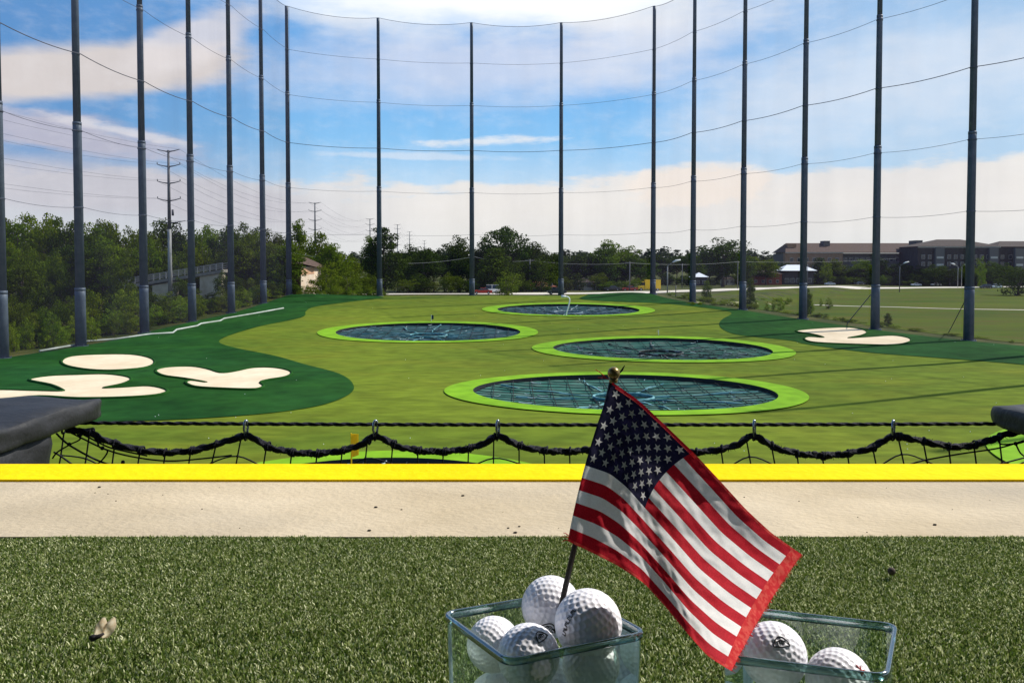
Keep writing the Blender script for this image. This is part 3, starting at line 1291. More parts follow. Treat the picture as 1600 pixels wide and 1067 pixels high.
for px in list(range(200, 440, 15)):
    px += rd.uniform(-5, 5)
    yn = float(np.interp(px, [127, 225, 302, 364, 413, 452], [88, 101, 113, 125, 137.5, 150]))
    tree(rd.choice(['b1', 'b3', 'b2', 'b1']), px, rd.uniform(458, 474) if 230 < px < 350 else rd.uniform(425, 465), yn + rd.uniform(8, 16), rd.uniform(26, 44),
         'low shrub below the footbridge behind the left net', 'bush', group='shrubs below the footbridge')
for px in range(190, 450, 13):
    tree(rd.choice(['b3', 'b1']), px + rd.uniform(-4, 4), rd.uniform(405, 436), rd.uniform(151, 156), rd.uniform(34, 50),
         'dense shrub behind the footbridge', 'bush', group='shrubs behind the footbridge')
for (px, top, w) in ((212, 448, 30), (232, 462, 22), (285, 438, 26), (300, 452, 24), (352, 428, 30), (268, 466, 20), (330, 462, 16), (385, 440, 34)):
    tree('b1', px, top - 6, 141, w * 1.25, 'leafy shrub growing in front of the footbridge', 'bush', group='shrubs in front of the footbridge')
# weeds right behind the left net
for px in range(-30, 450, 9):
    px += rd.uniform(-4, 4)
    yn = float(np.interp(px, [2, 127, 225, 302, 364, 413, 452], [77, 88, 101, 113, 125, 137.5, 150]))
    by = float(np.interp(px, [2, 132, 229, 302, 364, 413, 452], [544, 522, 516, 503, 487, 471, 460]))
    tree(rd.choice(['b1', 'b2', 'b2']), px, by - rd.uniform(16, 44), yn + rd.uniform(3, 8), rd.uniform(20, 38),
         'tuft of tall weeds growing along the outside of the left net', 'weeds', 'weed_clump', group='weeds along the left net')

# left-centre trees
for (k, px, top, y, w, lab) in (
    ('m1', 468, 349, 205, 46, 'tall pointed leafy tree rising directly behind the brown shed'),
    ('m3', 500, 366, 196, 44, 'leafy tree just right of the second transmission tower'),
    ('m1', 522, 385, 190, 60, 'mid green tree sloping down to the right of the shed'),
    ('b1', 548, 392, 200, 60, 'broad green tree left of the tall dark columnar tree'),
    ('d3', 600, 362, 186, 62, 'tall dark columnar tree behind the left back net pole'),
    ('m3', 578, 372, 188, 30, 'narrow dark tree leaning on the left of the columnar tree'),
    ('d1', 640, 382, 245, 60, 'dark round tree right of the columnar tree'),
    ('d2', 668, 386, 240, 60, 'dark spreading tree left of the thin-crowned tree'),
    ('d1', 715, 367, 236, 52, 'thin-crowned tall tree left of the middle back pole'),
    ('d1', 752, 378, 240, 50, 'dark tree directly behind the red car'),
    ('d2', 790, 351, 238, 88, 'tallest broad dark tree at the centre of the back tree line'),
    ('d1', 825, 374, 242, 60, 'dark tree on the right shoulder of the tallest centre tree'),
    ('d1', 860, 392, 250, 50, 'low dark tree behind the right back net pole'),
    ('m1', 950, 379, 262, 66, 'bright rounded tree between the right back pole and the corner pole'),
    ('m1', 985, 388, 268, 50, 'green tree just left of the yellow truck'),
    ('d1', 915, 394, 262, 56, 'dark low tree left of the bright rounded tree'),
    ('d1', 1130, 371, 330, 84, 'big dark round tree standing alone left of the tan building'),
    ('m3', 1165, 402, 345, 36, 'small tree at the right foot of the big dark round tree'),
    ('b2', 792, 427, 182, 44, 'round light green bush beside the middle back pole'),
    ('b3', 1590, 416, 262, 66, 'large dark bush at the right edge before the apartment block'),
):
    tree(k, px, top, y, w, lab, 'bush' if k[0] == 'b' and top > 400 else 'tree', group=None)
for px in range(502, 600, 14):
    tree(rd.choice(['b2', 'b1', 'b2']), px + rd.uniform(-5, 5), rd.uniform(412, 448), rd.uniform(166, 178), rd.uniform(26, 44),
         'leafy shrub along the back edge left of the columnar tree', 'bush', group='shrubs along the back edge')
for px in range(470, 600, 8):
    tree('b2', px + rd.uniform(-3, 3), rd.uniform(446, 457), rd.uniform(160, 165), rd.uniform(10, 20),
         'low weeds behind the back left turf edge', 'weeds', 'weed_clump', group='weeds behind the back turf edge')
for px in range(620, 1010, 19):
    tree(rd.choice(['d1', 'd2', 'd3', 'b3']), px + rd.uniform(-6, 6), rd.uniform(392, 412), rd.uniform(218, 236) if px < 860 else rd.uniform(255, 275), rd.uniform(44, 64),
         'dark tree filling the gap in the back row across the road', group='dark trees across the road')
for px in range(625, 1000, 14):
    tree(rd.choice(['b3', 'b1']), px + rd.uniform(-6, 6), rd.uniform(424, 440), rd.uniform(216, 222) if px < 830 else rd.uniform(246, 256), rd.uniform(24, 40),
         'dark shrub under the trees across the road', 'bush', group='dark shrubs across the road')
for px in range(1005, 1205, 17):
    tree(rd.choice(['d1', 'd2', 'm1']), px + rd.uniform(-6, 6), rd.uniform(390, 412), rd.uniform(372, 420), rd.uniform(34, 52),
         'distant tree behind the road between the truck and the tan building', group='distant trees behind the right road')
for px in range(1200, 1600, 13):
    if abs(px - 1248) < 20:
        continue
    tree(rd.choice(['d1', 'd3', 'd1', 'm1']), px + rd.uniform(-5, 5), rd.uniform(403, 424), rd.uniform(408, 420) if px < 1460 else rd.uniform(392, 405), rd.uniform(26, 42),
         'young tree in the row before the tan and dark buildings', group='row of trees before the buildings')
for px in range(1002, 1640, 9):
    tree(rd.choice(['b3', 'b3', 'b1']), px + rd.uniform(-4, 4), rd.uniform(426, 437), (rd.uniform(375, 383) if px < 1165 else rd.uniform(402, 407)) if abs(px - 1135) > 14 else 400, rd.uniform(16, 28),
         'dark shrub under the distant trees behind the right road', 'bush', group='dark shrubs behind the right road')
tree('b2', 1290, 410, 402, 20, 'bright green small tree beside the white pavilion roof')
tree('b2', 1534, 403, 370, 16, 'yellowish small tree right of the thickest pole')
# saplings and weeds on the right
for (px, top, y, w, lab) in ((1104, 440, 150, 16, 'dark sapling on the grass right of the pole beside the lamp post'), (1172, 437, 143, 18, 'dark sapling beside the pole left of the tan building'),
                             (1388, 490, 116, 12, 'thin sapling right of the pole behind the bunker'), (1262, 452, 122, 14, 'leaning sapling beside the pole before the pavilion')):
    tree('m3', px, top, y, w, lab, 'sapling', 'sapling')
for px in list(range(1050, 1640, 6)):
    py = float(np.interp(px, [1020, 1082, 1161, 1255, 1368, 1515, 1640], [460, 473, 486, 498, 514, 537, 552]))
    yn = float(np.interp(px, [1020, 1082, 1161, 1255, 1368, 1515, 1640], [150, 139, 128, 116, 105, 94, 84]))
    tree(rd.choice(['b1', 'b2', 'b1']), px + rd.uniform(-3, 3), py - rd.uniform(1, 14), yn + rd.uniform(3, 9), rd.uniform(8, 28),
         'low weeds along the outside of the right net', 'weeds', 'weed_clump', group='weeds along the right net')
for k in range(26):
    px = rd.uniform(1080, 1300)
    p_ = hit(px, rd.uniform(468, 492))
    tree('b2', px, 466 + (p_.y < 150) * 6, max(p_.y, 135), rd.uniform(6, 14), 'scruffy weeds on the grass beside the worn path', 'weeds', 'weed_clump', group='weeds beside the worn path')

# far-off wood along the horizon
qs, fs = [], []
off = 0
for i in range(150):
    q, f, _ = crown(200 + i % 7, 22, 40, .035, 'round')
    px = 380 + 1400 * i / 149 + rd.uniform(-6, 6)
    y = rd.uniform(520, 760)
    top = float(np.interp(px, [380, 560, 700, 900, 1060, 1200, 1300, 1800], [392, 394, 388, 393, 389, 392, 400, 400])) + rd.uniform(-3, 5)
    p_ = W(px, top, y)
    z = ground(p_.x, y)
    h = p_.z - z
    q = q * np.array([h * 1.6, h * 1.6, h]) + np.array([p_.x, y, z])
    qs.append(q)
    fs.append(f + off)
    off += len(q)
np_mesh('distant_wood', np.concatenate(qs), np.concatenate(fs), mat('distant_foliage', (.030, .044, .018), .9, (.055, .072, .028), .03, transl=.2), kind='stuff')


# ------------------------------------------------------------------ transmission towers and wires
m_tower = mat('weathered_steel', (.10, .10, .11), .6, (.16, .16, .17), 1)
m_pale = mat('pale_steel', (.30, .30, .29), .6)
TW = [(263, 235, 140), (492, 317, 260), (578, 342, 381), (621, 351, 500), (640, 362, 590), (663, 376, 716)]
TLAB = ['tallest transmission tower above the left woods', 'transmission tower standing over the brown shed', 'transmission tower half hidden by the columnar tree',
        'small distant transmission tower right of the columnar tree', 'tiny transmission tower second most distant of the line', 'most distant tiny transmission tower of the line']
tips = []
for i, (px, top, y) in enumerate(TW):
    t = W(px, top, y)
    z = ground(t.x, y)
    root = empty('transmission_tower', (t.x, y, z), TLAB[i], 'power pole', 'line of transmission towers')
    H = t.z
    hh = 19.8
    s = hh / 19.8 * (1 if i < 3 else 1)
    mb = MB()
    mid = H - 13.2
    mb.tube([(t.x, y, mid), (t.x, y, H)], [.30, .18], 12)
    mb.build('mast', m_tower, root, True)
    mb = MB()
    mb.tube([(t.x, y, z), (t.x, y, mid)], [.36, .30], 12)
    mb.build('lower_mast', m_pale, root, True)
    tt = []
    for j, dh in enumerate((.1, 2.6, 5.4, 8.3, 12.0)):
        w = 1.9 if j < 4 else 2.7
        zz = H - dh
        mb = MB()
        for sx in (-1, 1):
            e = Vector((t.x + sx * w, y, zz + .25))
            mb.tube([(t.x, y, zz - .15), (t.x + sx * w * .5, y, zz), e], [.13, .09, .06], 6)
            if j and j < 4:
                mb.tube([e, e - Vector((0, 0, .0)), Vector((t.x + sx * .25, y, zz + .9))], .04, 5)
                mb.tube([e - Vector((0, 0, .0)), e + Vector((0, 0, .35))], .07, 6)
            tt.append(e)
        mb.build('crossarm', m_tower, root, True)
    tips.append(tt)
    if i == 0:
        mb = MB()
        mb.tube([(t.x + .6, y, H - 9.9), (t.x + .6, y, H - 10.9)], .2, 8)
        mb.build('transformer', m_tower, root, True)
mb = MB()
for j in range(8):
    for i in range(5):
        a, b_ = tips[i][j], tips[i + 1][j]
        mb.tube([a.lerp(b_, k / 10) - Vector((0, 0, 3.2 * 4 * (k / 10) * (1 - k / 10))) for k in range(11)], .02, 4, False)
    a = tips[0][j]
    b_ = a + Vector((-6 - 0, -115, 2.0))
    mb.tube([a.lerp(b_, k / 10) - Vector((0, 0, 3.0 * 4 * (k / 10) * (1 - k / 10))) for k in range(11)], .014, 4, False)
mb.build('power_lines', m_cable, None, label='thin power lines strung along the row of transmission towers', cat='power lines')


# roadside utility poles with one wire run
def mast(px, top, y, r, name, label, arm=None, cat='utility pole', m=m_tower):
    t = W(px, top, y)
    z = ground(t.x, y)
    root = empty(name, (t.x, y, z), label, cat)
    mb = MB()
    mb.tube([(t.x, y, z), t], [r * 1.3, r], 8)
    mb.build('post', m, root, True)
    if arm == 'lamp' or arm == 'lampl':
        s = 1 if arm == 'lamp' else -1
        mb = MB()
        mb.tube([t, t + Vector((s * 1.0, 0, .8)), t + Vector((s * 2.2, 0, 1.2))], r * .6, 6)
        mb.build('arm', m, root, True)
        mb = MB()
        mb.tube([t + Vector((s * 1.3, 0, 1.0)), t + Vector((s * 2.2, 0, 1.35)), t + Vector((s * 3.3, 0, 1.6))], [.16, .3, .14], 8)
        mb.build('lamp_head', m_white, root, True)
    elif arm == 'cross':
        mb = MB()
        mb.tube([t + Vector((-1.2, 0, -.4)), t + Vector((1.2, 0, -.4))], .09, 6)
        for q_ in (-1.1, -.5, .5, 1.1):
            mb.tube([t + Vector((q_, 0, -.4)), t + Vector((q_, 0, -.1))], .06, 6)
        mb.build('crossarm', m, root, True)
    return t


mast(1043, 416, 210, .13, 'street_lamp', 'pale street lamp between the corner pole and its right neighbour', 'lamp', 'street lamp', m_pale)
mast(1406, 416, 300, .13, 'street_lamp', 'dark post with a white lamp head before the tan building', 'lamp', 'street lamp')
mast(795, 412.5, 232, .1, 'street_lamp', 'street lamp over the round green bush', 'lampl', 'street lamp')
mast(828, 405, 226, .12, 'utility_pole', 'grey pole with a meter head right of the round green bush', 'cross')
mast(1497, 417, 372, .1, 'street_lamp', 'left of two small twin lamp posts by the apartment block', 'lampl', 'street lamp', m_pale)
mast(1503, 417, 372, .1, 'street_lamp', 'right of two small twin lamp posts by the apartment block', 'lamp', 'street lamp', m_pale)
mast(1066, 412, 300, .12, 'utility_pole', 'thin utility pole behind the pale street lamp', 'cross')
t0 = mast(984, 409, 240, .12, 'utility_pole', 'thin utility pole left of the yellow truck', 'cross')
t1 = mast(1153, 408, 280, .12, 'utility_pole', 'thin utility pole right of the big dark round tree trunk', 'cross')
mast(1262, 412, 345, .1, 'flag_pole', 'thin dark pole in front of the white pavilion roof', None, 'pole')
mast(1056, 446, 152, .07, 'sign_post', 'short dark post on the grass before the right road', None, 'post')
mb = MB()
for (a, b_, y0, y1) in (((450, 393), (600, 411), 190, 200), ((600, 411), (740, 401), 200, 215), ((740, 401), (828, 407), 215, 226), ((828, 407), (984, 411), 226, 240), ((984, 411), (1153, 409), 240, 280),
                        ((1153, 409), (1400, 404), 280, 330)):
    p0, p1 = W(a[0], a[1], y0), W(b_[0], b_[1], y1)
    mb.tube([p0.lerp(p1, k / 10) - Vector((0, 0, .7 * 4 * (k / 10) * (1 - k / 10))) for k in range(11)], .028, 4, False)
mb.build('roadside_wire', mat('grey_wire', (.2, .22, .23), .6), None, label='thin pale wire crossing in front of the back tree line', cat='wire')


# ------------------------------------------------------------------ buildings
m_tan = mat('tan_brick', (.26, .155, .095), .9, (.31, .20, .13), .8)
m_tan2 = mat('grey_brick', (.12, .105, .092), .9, (.15, .135, .12), .8)
m_roofb = mat('brown_shingle', (.085, .055, .042), .9, (.11, .07, .055), 1.5)
m_dkb = mat('dark_brick', (.05, .040, .036), .9, (.065, .055, .05), .7)
m_roofd = mat('dark_brown_shingle', (.05, .036, .03), .9, (.065, .047, .04), 1.2)
m_win = mat('window_glass', (.03, .035, .045), .15, spec=.6)
m_trim = mat('pale_trim', (.5, .48, .44), .8)
m_wroof = mat('white_roof', (.72, .74, .78), .6)


def hip_roof(mb, x0, x1, y0, y1, z, h, over=.8, ridge=None):
    x0 -= over; x1 += over; y0 -= over; y1 += over
    d = min((y1 - y0) / 2, (x1 - x0) / 2 - .1)
    d = ridge if ridge else d
    ym = (y0 + y1) / 2
    vs = [(x0, y0, z), (x1, y0, z), (x1, y1, z), (x0, y1, z), (x0 + d, ym, z + h), (x1 - d, ym, z + h)]
    mb.add(vs, [(0, 1, 5, 4), (1, 2, 5), (2, 3, 4, 5), (3, 0, 4), (3, 2, 1, 0)])


def windows(root, x0, x1, n, zs, y, w, h, mw=m_win, mf=m_trim):
    for z in zs:
        for i in range(n):
            x = x0 + (x1 - x0) * (i + .5) / n
            mb = MB()
            mb.box((x - w / 2 - .12, y - .08, z - .12), (x + w / 2 + .12, y + .05, z + h + .12))
            fr = mb.build('window', mf, root)
            mb = MB()
            mb.box((x - w / 2, y - .14, z), (x + w / 2, y - .083, z + h))
            mb.build('pane', mw, fr)


def X(px, y):
    return W(px, 419, y).x


def Zp(py, y, px=1300):
    return W(px, py, y).z


# tan building
y = 430
zb = ground(X(1330, y), y)
b1 = empty('apartment_building', (X(1330, y), y, zb), 'long tan building with a brown roof and roof-top boxes behind the row of trees', 'building')
xa, xb, xc, xd = X(1225, y), X(1264, y), X(1313, y), X(1462, y)
mb = MB(); mb.box((xa, y, zb), (xd, y + 18, Zp(396, y))); mb.build('wall', m_tan2, b1)
mb = MB(); mb.box((xa - .5, y - 3, zb), (xc, y - .01, Zp(395, y))); mb.build('wing', m_tan, b1)
mb = MB(); hip_roof(mb, xa, xd, y - 3, y + 18, Zp(394.5, y), 5.0, .6, 4); mb.build('roof', m_roofb, b1)
mb = MB(); mb.box((X(1232, y), y + 2, Zp(396, y)), (X(1246, y), y + 8, Zp(381, y))); mb.build('roof_box', m_tan, b1)
mb = MB(); mb.box((X(1291, y), y + 4, Zp(392, y)), (X(1301, y), y + 9, Zp(376, y))); mb.build('roof_box', m_tan2, b1)
mb = MB(); mb.box((X(1425, y), y - 4, zb), (X(1435, y), y + 4, Zp(376, y))); mb.build('stair_tower', m_tan2, b1)
mb = MB(); mb.box((X(1225, y) - .3, y - 3.3, Zp(396, y)), (xc + .3, y - 3.01, Zp(394, y))); mb.build('eave_trim', m_trim, b1)
for (a, c_) in ((1315, 1346), (1376, 1394)):
    mb = MB(); mb.box((X(a, y), y - .9, Zp(395, y)), (X(c_, y), y - .05, Zp(392.6, y))); mb.build('awning', m_white, b1)
windows(b1, xa + 1, xc - 1, 7, [zb + 3.5, zb + 7.5, zb + 11.5], y - 3, 1.6, 1.7)
windows(b1, xc + 1, X(1424, y), 12, [zb + 3.5, zb + 7.5, zb + 11.5], y, 1.6, 1.7)
# dark apartment block
y = 410
zb = ground(X(1530, y), y)
b2 = empty('apartment_building', (X(1530, y), y, zb), 'dark brick four storey apartment block with a hipped roof at the right edge', 'building')
xa, xb, xc = X(1434, y), X(1562, y), X(1720, y)
mb = MB(); mb.box((xa, y, zb), (xb, y + 20, Zp(385, y))); mb.build('wall', m_dkb, b2)
mb = MB(); mb.box((xb + .01, y + 3, zb), (xc, y + 22, Zp(385.5, y))); mb.build('wing', m_dkb, b2)
mb = MB(); hip_roof(mb, xa, xb, y, y + 20, Zp(385, y), 3.7, .8, 15); mb.build('roof', m_roofd, b2)
mb = MB(); hip_roof(mb, xb + .9, xc, y + 3, y + 22, Zp(385.3, y), 3.0, .8, 7); mb.build('wing_roof', m_roofd, b2)
mb = MB(); mb.box((xa - .2, y - .4, Zp(387, y)), (xb + .2, y - .02, Zp(385.5, y))); mb.build('eave_trim', m_trim, b2)
windows(b2, xa + 1, xb - 1, 12, [zb + 2.5, zb + 6.2, zb + 9.9, zb + 13.4], y, 1.5, 1.7)
windows(b2, xb + 1, xc - 1, 12, [zb + 2.5, zb + 6.2, zb + 9.9, zb + 13.4], y + 3, 1.5, 1.7)
for px in (1466, 1550, 1590):
    xx = X(px, y)
    mb = MB(); mb.box((xx - 2.2, y - 1.6, zb), (xx + 2.2, y - .02, Zp(388, y)))
    bay = mb.build('balcony_bay', mat('grey_siding', (.13, .125, .12), .9), b2)
    for k in range(4):
        mb = MB(); mb.box((xx - 1.7, y - 1.75, zb + 2.6 + k * 3.6), (xx + 1.7, y - 1.602, zb + 3.6 + k * 3.6)); mb.build('railing', m_trim, bay)
# white pavilion
y = 395
zb = ground(X(1248, y), y)
pv = empty('pavilion', (X(1248, y), y, zb), 'pavilion with a bright white hipped roof below the tan building', 'pavilion')
mb = MB(); hip_roof(mb, X(1222, y), X(1274, y), y, y + 12, Zp(423, y), 2.8, .8, 5); mb.build('roof', m_wroof, pv)
mb = MB(); mb.box((X(1224, y), y + .5, zb), (X(1272, y), y + 11, Zp(423.5, y))); mb.build('wall', m_dkb, pv)
windows(pv, X(1226, y), X(1270, y), 5, [zb + 1.2], y + .5, 1.8, 1.8)


def house(px0, px1, eave, ridge, y, wallm, roofm, label, depth=9, nw=3, name='house', base=None):
    x0, x1 = X(px0, y), X(px1, y)
    zb_ = ground((x0 + x1) / 2, y) - .3 if base is None else base
    r_ = empty(name, ((x0 + x1) / 2, y, zb_), label, 'house')
    ze, zr_ = Zp(eave, y), Zp(ridge, y)
    mb = MB(); mb.box((x0, y, zb_), (x1, y + depth, ze)); mb.build('wall', wallm, r_)
    mb = MB(); hip_roof(mb, x0, x1, y, y + depth, ze + .002, zr_ - ze, .5); mb.build('roof', roofm, r_)
    windows(r_, x0 + .4, x1 - .4, nw, [zb_ + 1.4], y, 1.1, 1.2)
    return r_


m_red = mat('red_brick', (.20, .06, .04), .9, (.26, .09, .06), 1)
m_cream = mat('cream_wall', (.62, .56, .46), .9)
house(1163, 1222, 428, 422, 385, m_red, m_roofd, 'low red brick house left of the white pavilion', 10, 5)
house(1085, 1106, 433, 426, 365, m_dkb, m_wroof, 'small dark house with a pale roof left of the big round tree', 9, 2)
house(1132, 1148, 436, 429, 380, m_cream, m_roofd, 'small cream house showing under the big round tree', 8, 2)
house(902, 928, 441, 434, 251, m_cream, m_roofd, 'small cream house right of the right back net pole', 8, 2)
house(930, 948, 445, 438, 251, m_white, m_roofd, 'little white house behind the road left of the yellow truck', 8, 2)
house(815, 868, 448, 440, 236, mat('blue_grey_siding', (.05, .07, .12), .9), m_red, 'low blue-grey shed behind the road right of the round bush', 8, 4, 'shed')

# brown shed with cream end wall behind the left corner pole
y = 176
zb = min(ground(X(470, y), y), Zp(462, y, 470))
sh = empty('shed', (X(465, y), y, zb), 'brown shed with a bright cream end wall behind the left corner pole', 'shed')
x0, x1, x2 = X(424, y), X(470, y), X(494, y + 7)
mb = MB(); mb.box((x0, y, zb), (x1, y + 12, Zp(411, y, 470))); mb.build('wall', mat('dark_red_boards', (.10, .035, .02), .9, (.05, .03, .02), 1.5, stretch=(3, 3, .3)), sh)
mb = MB()
mb.prism([(x1 + .01, y, zb), (x2, y + 5, zb), (x2, y + 12, zb), (x1 + .01, y + 12, zb)], (0, 0, Zp(417, y, 470) - zb))
o_ = mb.build('end_wall', mat('pink_cream_render', (.80, .62, .45), .85, (.86, .72, .58), .6), sh); fix_normals(o_)
mb = MB()
zt = Zp(409, y, 470)
mb.add([(x0 - .4, y - .5, zt - .35), (x1 + .2, y - .6, zt - .35), (x2 + .8, y + 4.6, zt - 1.15), (x2 + .8, y + 12.5, zt - 1.15), (x0 - .4, y + 12.5, zt - .35),
        (x0 - .4, y + 4, zt + 1.1), (x1, y + 4.5, zt + 1.0), (x2 + .5, y + 7, zt - .2)],
       [(0, 1, 6, 5), (1, 2, 7, 6), (7, 2, 3), (6, 7, 3), (5, 6, 3, 4), (0, 5, 4), (0, 4, 3, 2, 1)])
mb.build('roof', m_roofb, sh)
mb = MB()
mb.prism([(x1 + .02, y - .06, Zp(430, y, 470)), (x2 + .05, y + 4.94, Zp(428, y, 470)), (x2 + .05, y + 4.94, Zp(419, y, 470)), (x1 + .02, y - .06, Zp(418, y, 470))], (0, .04, 0))
o_ = mb.build('wall_band', mat('peach_board', (.72, .42, .26), .9), sh); fix_normals(o_)

# footbridge ramp in the woods
y = 146
br = empty('footbridge', (X(265, y), y, Zp(480, y, 265)), 'concrete footbridge with pale railings among the left woods', 'bridge')
def bp(px, py, dy=0): return W(px, py, y + dy)
mb = MB()
a, b_ = bp(180, 448), bp(348, 421)
mb.prism([a, b_, b_ - Vector((0, 0, .55)), a - Vector((0, 0, .55))], (0, 3, 0))
o_ = mb.build('deck', mat('bridge_concrete', (.30, .27, .23), .9, (.2, .2, .17), 1.5), br); fix_normals(o_)
for dy in (0, 2.9):
    mb = MB()
    for k in range(18):
        q0 = a.lerp(b_, k / 17) + Vector((0, dy, 0))
        mb.tube([q0, q0 + Vector((0, 0, 1.15))], .05, 6)
    for hh in (.4, .75, 1.15):
        mb.tube([a + Vector((0, dy, hh)), b_ + Vector((0, dy, hh))], .05, 6)
    mb.build('railing', m_pale, br)
for (p0, p1, t0_, t1_, bb) in ((238, 272, 446, 440, 475), (312, 346, 432, 427, 470)):
    mb = MB()
    mb.prism([bp(p0, t0_, .4), bp(p1, t1_, .4), bp(p1, bb, .4), bp(p0, bb, .4)], (0, 2, 0))
    o_ = mb.build('abutment', mat('pale_render', (.62, .55, .42), .9, (.45, .38, .28), .8), br); fix_normals(o_)
mb = MB()
mb.tube([bp(238, 466), bp(240, 473)], .06, 6); mb.tube([bp(240, 466), bp(255, 464)], .06, 6); mb.tube([bp(255, 464), bp(254, 473)], .06, 6)
mb.build('gate_frame', m_pale, br)


# ------------------------------------------------------------------ vehicles
m_tyre = mat('tyre', (.01, .01, .01), .9)
m_rimw = mat('wheel_rim', (.4, .4, .42), .35, metal=.7)
m_carg = mat('car_glass', (.02, .025, .03), .08, spec=.7)
m_lamp = mat('headlight_glass', (.75, .75, .7), .1)
m_tail = mat('tail_light', (.4, .02, .01), .2)


def vehicle(px, py_base, y, paint, label, L=4.6, H=1.45, Wd=1.8, heading=0, kind='car', cat='car', name='parked_car'):
    """car seen side-on; heading turns it about the vertical"""
    x = X(px, y)
    z = ground(x, y) + .13
    root = empty(name, (x, y, z), label, cat)
    T = root.location

    def put(mb, nm, m, par=root, sm=False):
        mb.v = [tuple(Vector(v) + T) for v in mb.v]
        o = mb.build(nm, m, par, sm)
        return o
    h = L / 2
    if kind == 'car':
        prof_ = [(-h, .35), (-h, .75), (-h + .15, .88), (-h + .9, .95), (-h + 1.25, .98), (h - 1.0, 1.0), (h - .1, .9), (h, .7), (h, .35), (h - .6, .25), (-h + .6, .25)]
        cab = [(-h + 1.15, .97), (-h + 1.85, H), (h - 1.5, H), (h - .7, .98)]
    elif kind == 'suv':
        prof_ = [(-h, .4), (-h, .85), (-h + .15, 1.0), (-h + 1.0, 1.1), (h - .1, 1.12), (h, .9), (h, .4), (h - .6, .3), (-h + .6, .3)]
        cab = [(-h + 1.0, 1.1), (-h + 1.6, H), (h - .45, H), (h - .12, 1.1)]
    else:
        prof_ = [(-h, .5), (-h, 1.3), (-h + .25, 1.5), (-h + .9, 1.65), (-h + 1.9, 1.7), (-h + 1.9, .5)]
        cab = [(-h + .9, 1.64), (-h + 1.25, 2.5), (-h + 1.9, 2.55), (-h + 1.9, 1.64)]
    mb = MB()
    mb.prism([(a_, -Wd / 2, c_) for a_, c_ in prof_], (0, Wd, 0))
    o = put(mb, 'body', paint); fix_normals(o)
    bv = o.modifiers.new('bevel', 'BEVEL'); bv.width = .06; bv.segments = 2
    mb = MB()
    n_ = len(cab)
    vs = [(a_, -Wd / 2 * (.95 if c_ < H - .2 else .78), c_) for a_, c_ in cab] + [(a_, Wd / 2 * (.95 if c_ < H - .2 else .78), c_) for a_, c_ in cab]
    mb.add(vs, [tuple(range(n_)), tuple(range(2 * n_ - 1, n_ - 1, -1))] + [(i_, i_ + n_, (i_ + 1) % n_ + n_, (i_ + 1) % n_) for i_ in range(n_)])
    o = put(mb, 'window_band', m_carg); fix_normals(o)
    mb = MB()
    if kind == 'truck':
        mb.box((-h + 2.0, -Wd / 2 - .1, .75), (h, Wd / 2 + .1, H))
        mb.box((-h + 1.9, -Wd / 2 + .1, .55), (h - .1, Wd / 2 - .1, .749))
        put(mb, 'cargo_box', paint)
        mb = MB(); mb.box((-h + 1.2, -Wd / 2 + .1, 2.55), (-h + 1.9, Wd / 2 - .1, 2.75)); put(mb, 'cab_roof', paint)
    else:
        zt_ = H
        mb.box((cab[1][0] - .05, -Wd / 2 * .78, zt_ - .02), (cab[2][0] + .05, Wd / 2 * .78, zt_ + .05))
        for a_ in (cab[1][0] + (cab[2][0] - cab[1][0]) * .45,):
            mb.box((a_, -Wd / 2 * .93, .98), (a_ + .09, -Wd / 2 * .80, zt_))
        put(mb, 'roof', paint)
    rw = .33 if kind != 'truck' else .48
    for sx in (-h + .85, h - .9):
        for sy in (-1, 1):
            yy_ = sy * (Wd / 2 - .08)
            mb = MB(); mb.tube([(sx, yy_ - .11, rw), (sx, yy_ + .11, rw)], rw, 16)
            w_ = put(mb, 'wheel', m_tyre)
            mb = MB(); mb.tube([(sx, yy_ - .125, rw), (sx, yy_ + .125, rw)], rw * .6, 10)
            put(mb, 'rim', m_rimw, w_)
    for sy in (-1, 1):
        mb = MB(); mb.box((-h - .02, sy * Wd * .36 - .18, .62), (-h + .1, sy * Wd * .36 + .18, .78)); put(mb, 'headlight', m_lamp)
        mb = MB(); mb.box((h - .1, sy * Wd * .38 - .12, .68), (h + .02, sy * Wd * .38 + .12, .86)); put(mb, 'tail_light', m_tail)
    root.rotation_euler = (0, 0, heading)
    return root


P_red = mat('red_car_paint', (.40, .03, .015), .25, spec=.6)
P_silver = mat('silver_car_paint', (.42, .46, .55), .3, spec=.6, metal=.3)
P_white = mat('white_car_paint', (.75, .75, .75), .3, spec=.6)
P_dark = mat('black_car_paint', (.02, .022, .03), .25, spec=.6)
P_yel = mat('yellow_truck_paint', (.75, .48, .01), .35, spec=.5)
vehicle(754, 460, 198, P_red, 'red car on the road beside the middle back net pole', heading=.05)
vehicle(766, 460, 212, P_white, 'white van behind the red car by the middle back net pole', L=5.0, H=2.1, kind='suv', cat='van', name='van')
vehicle(870, 460, 201, P_dark, 'black car on the road left of the right back net pole', heading=.1)
vehicle(1014, 450, 246, P_yel, 'yellow box truck parked behind the corner net pole', L=6.6, H=3.3, Wd=2.3, kind='truck', cat='truck', name='box_truck')
vehicle(984, 450, 243, P_red, 'small red car left of the yellow truck')
vehicle(957, 450, 243, P_dark, 'dark car in front of the little white house')
vehicle(1297, 448, 372, P_silver, 'silver car on the road below the tan building', heading=.2)
vehicle(1432, 443, 396, P_white, 'white car on the far road right of the dark lamp post', heading=.1)
vehicle(1344, 445, 396, P_dark, 'dark car on the far road below the tan building', heading=.1)
vehicle(1463, 441, 400, P_white, 'small white car farther right on the far road', heading=.1)
vehicle(1541, 444, 345, P_dark, 'black parked car right of the thickest net pole', H=1.8, kind='suv', heading=.15)
vehicle(1557, 444, 352, P_white, 'white parked car behind the black one at right', H=1.8, kind='suv', heading=.3)

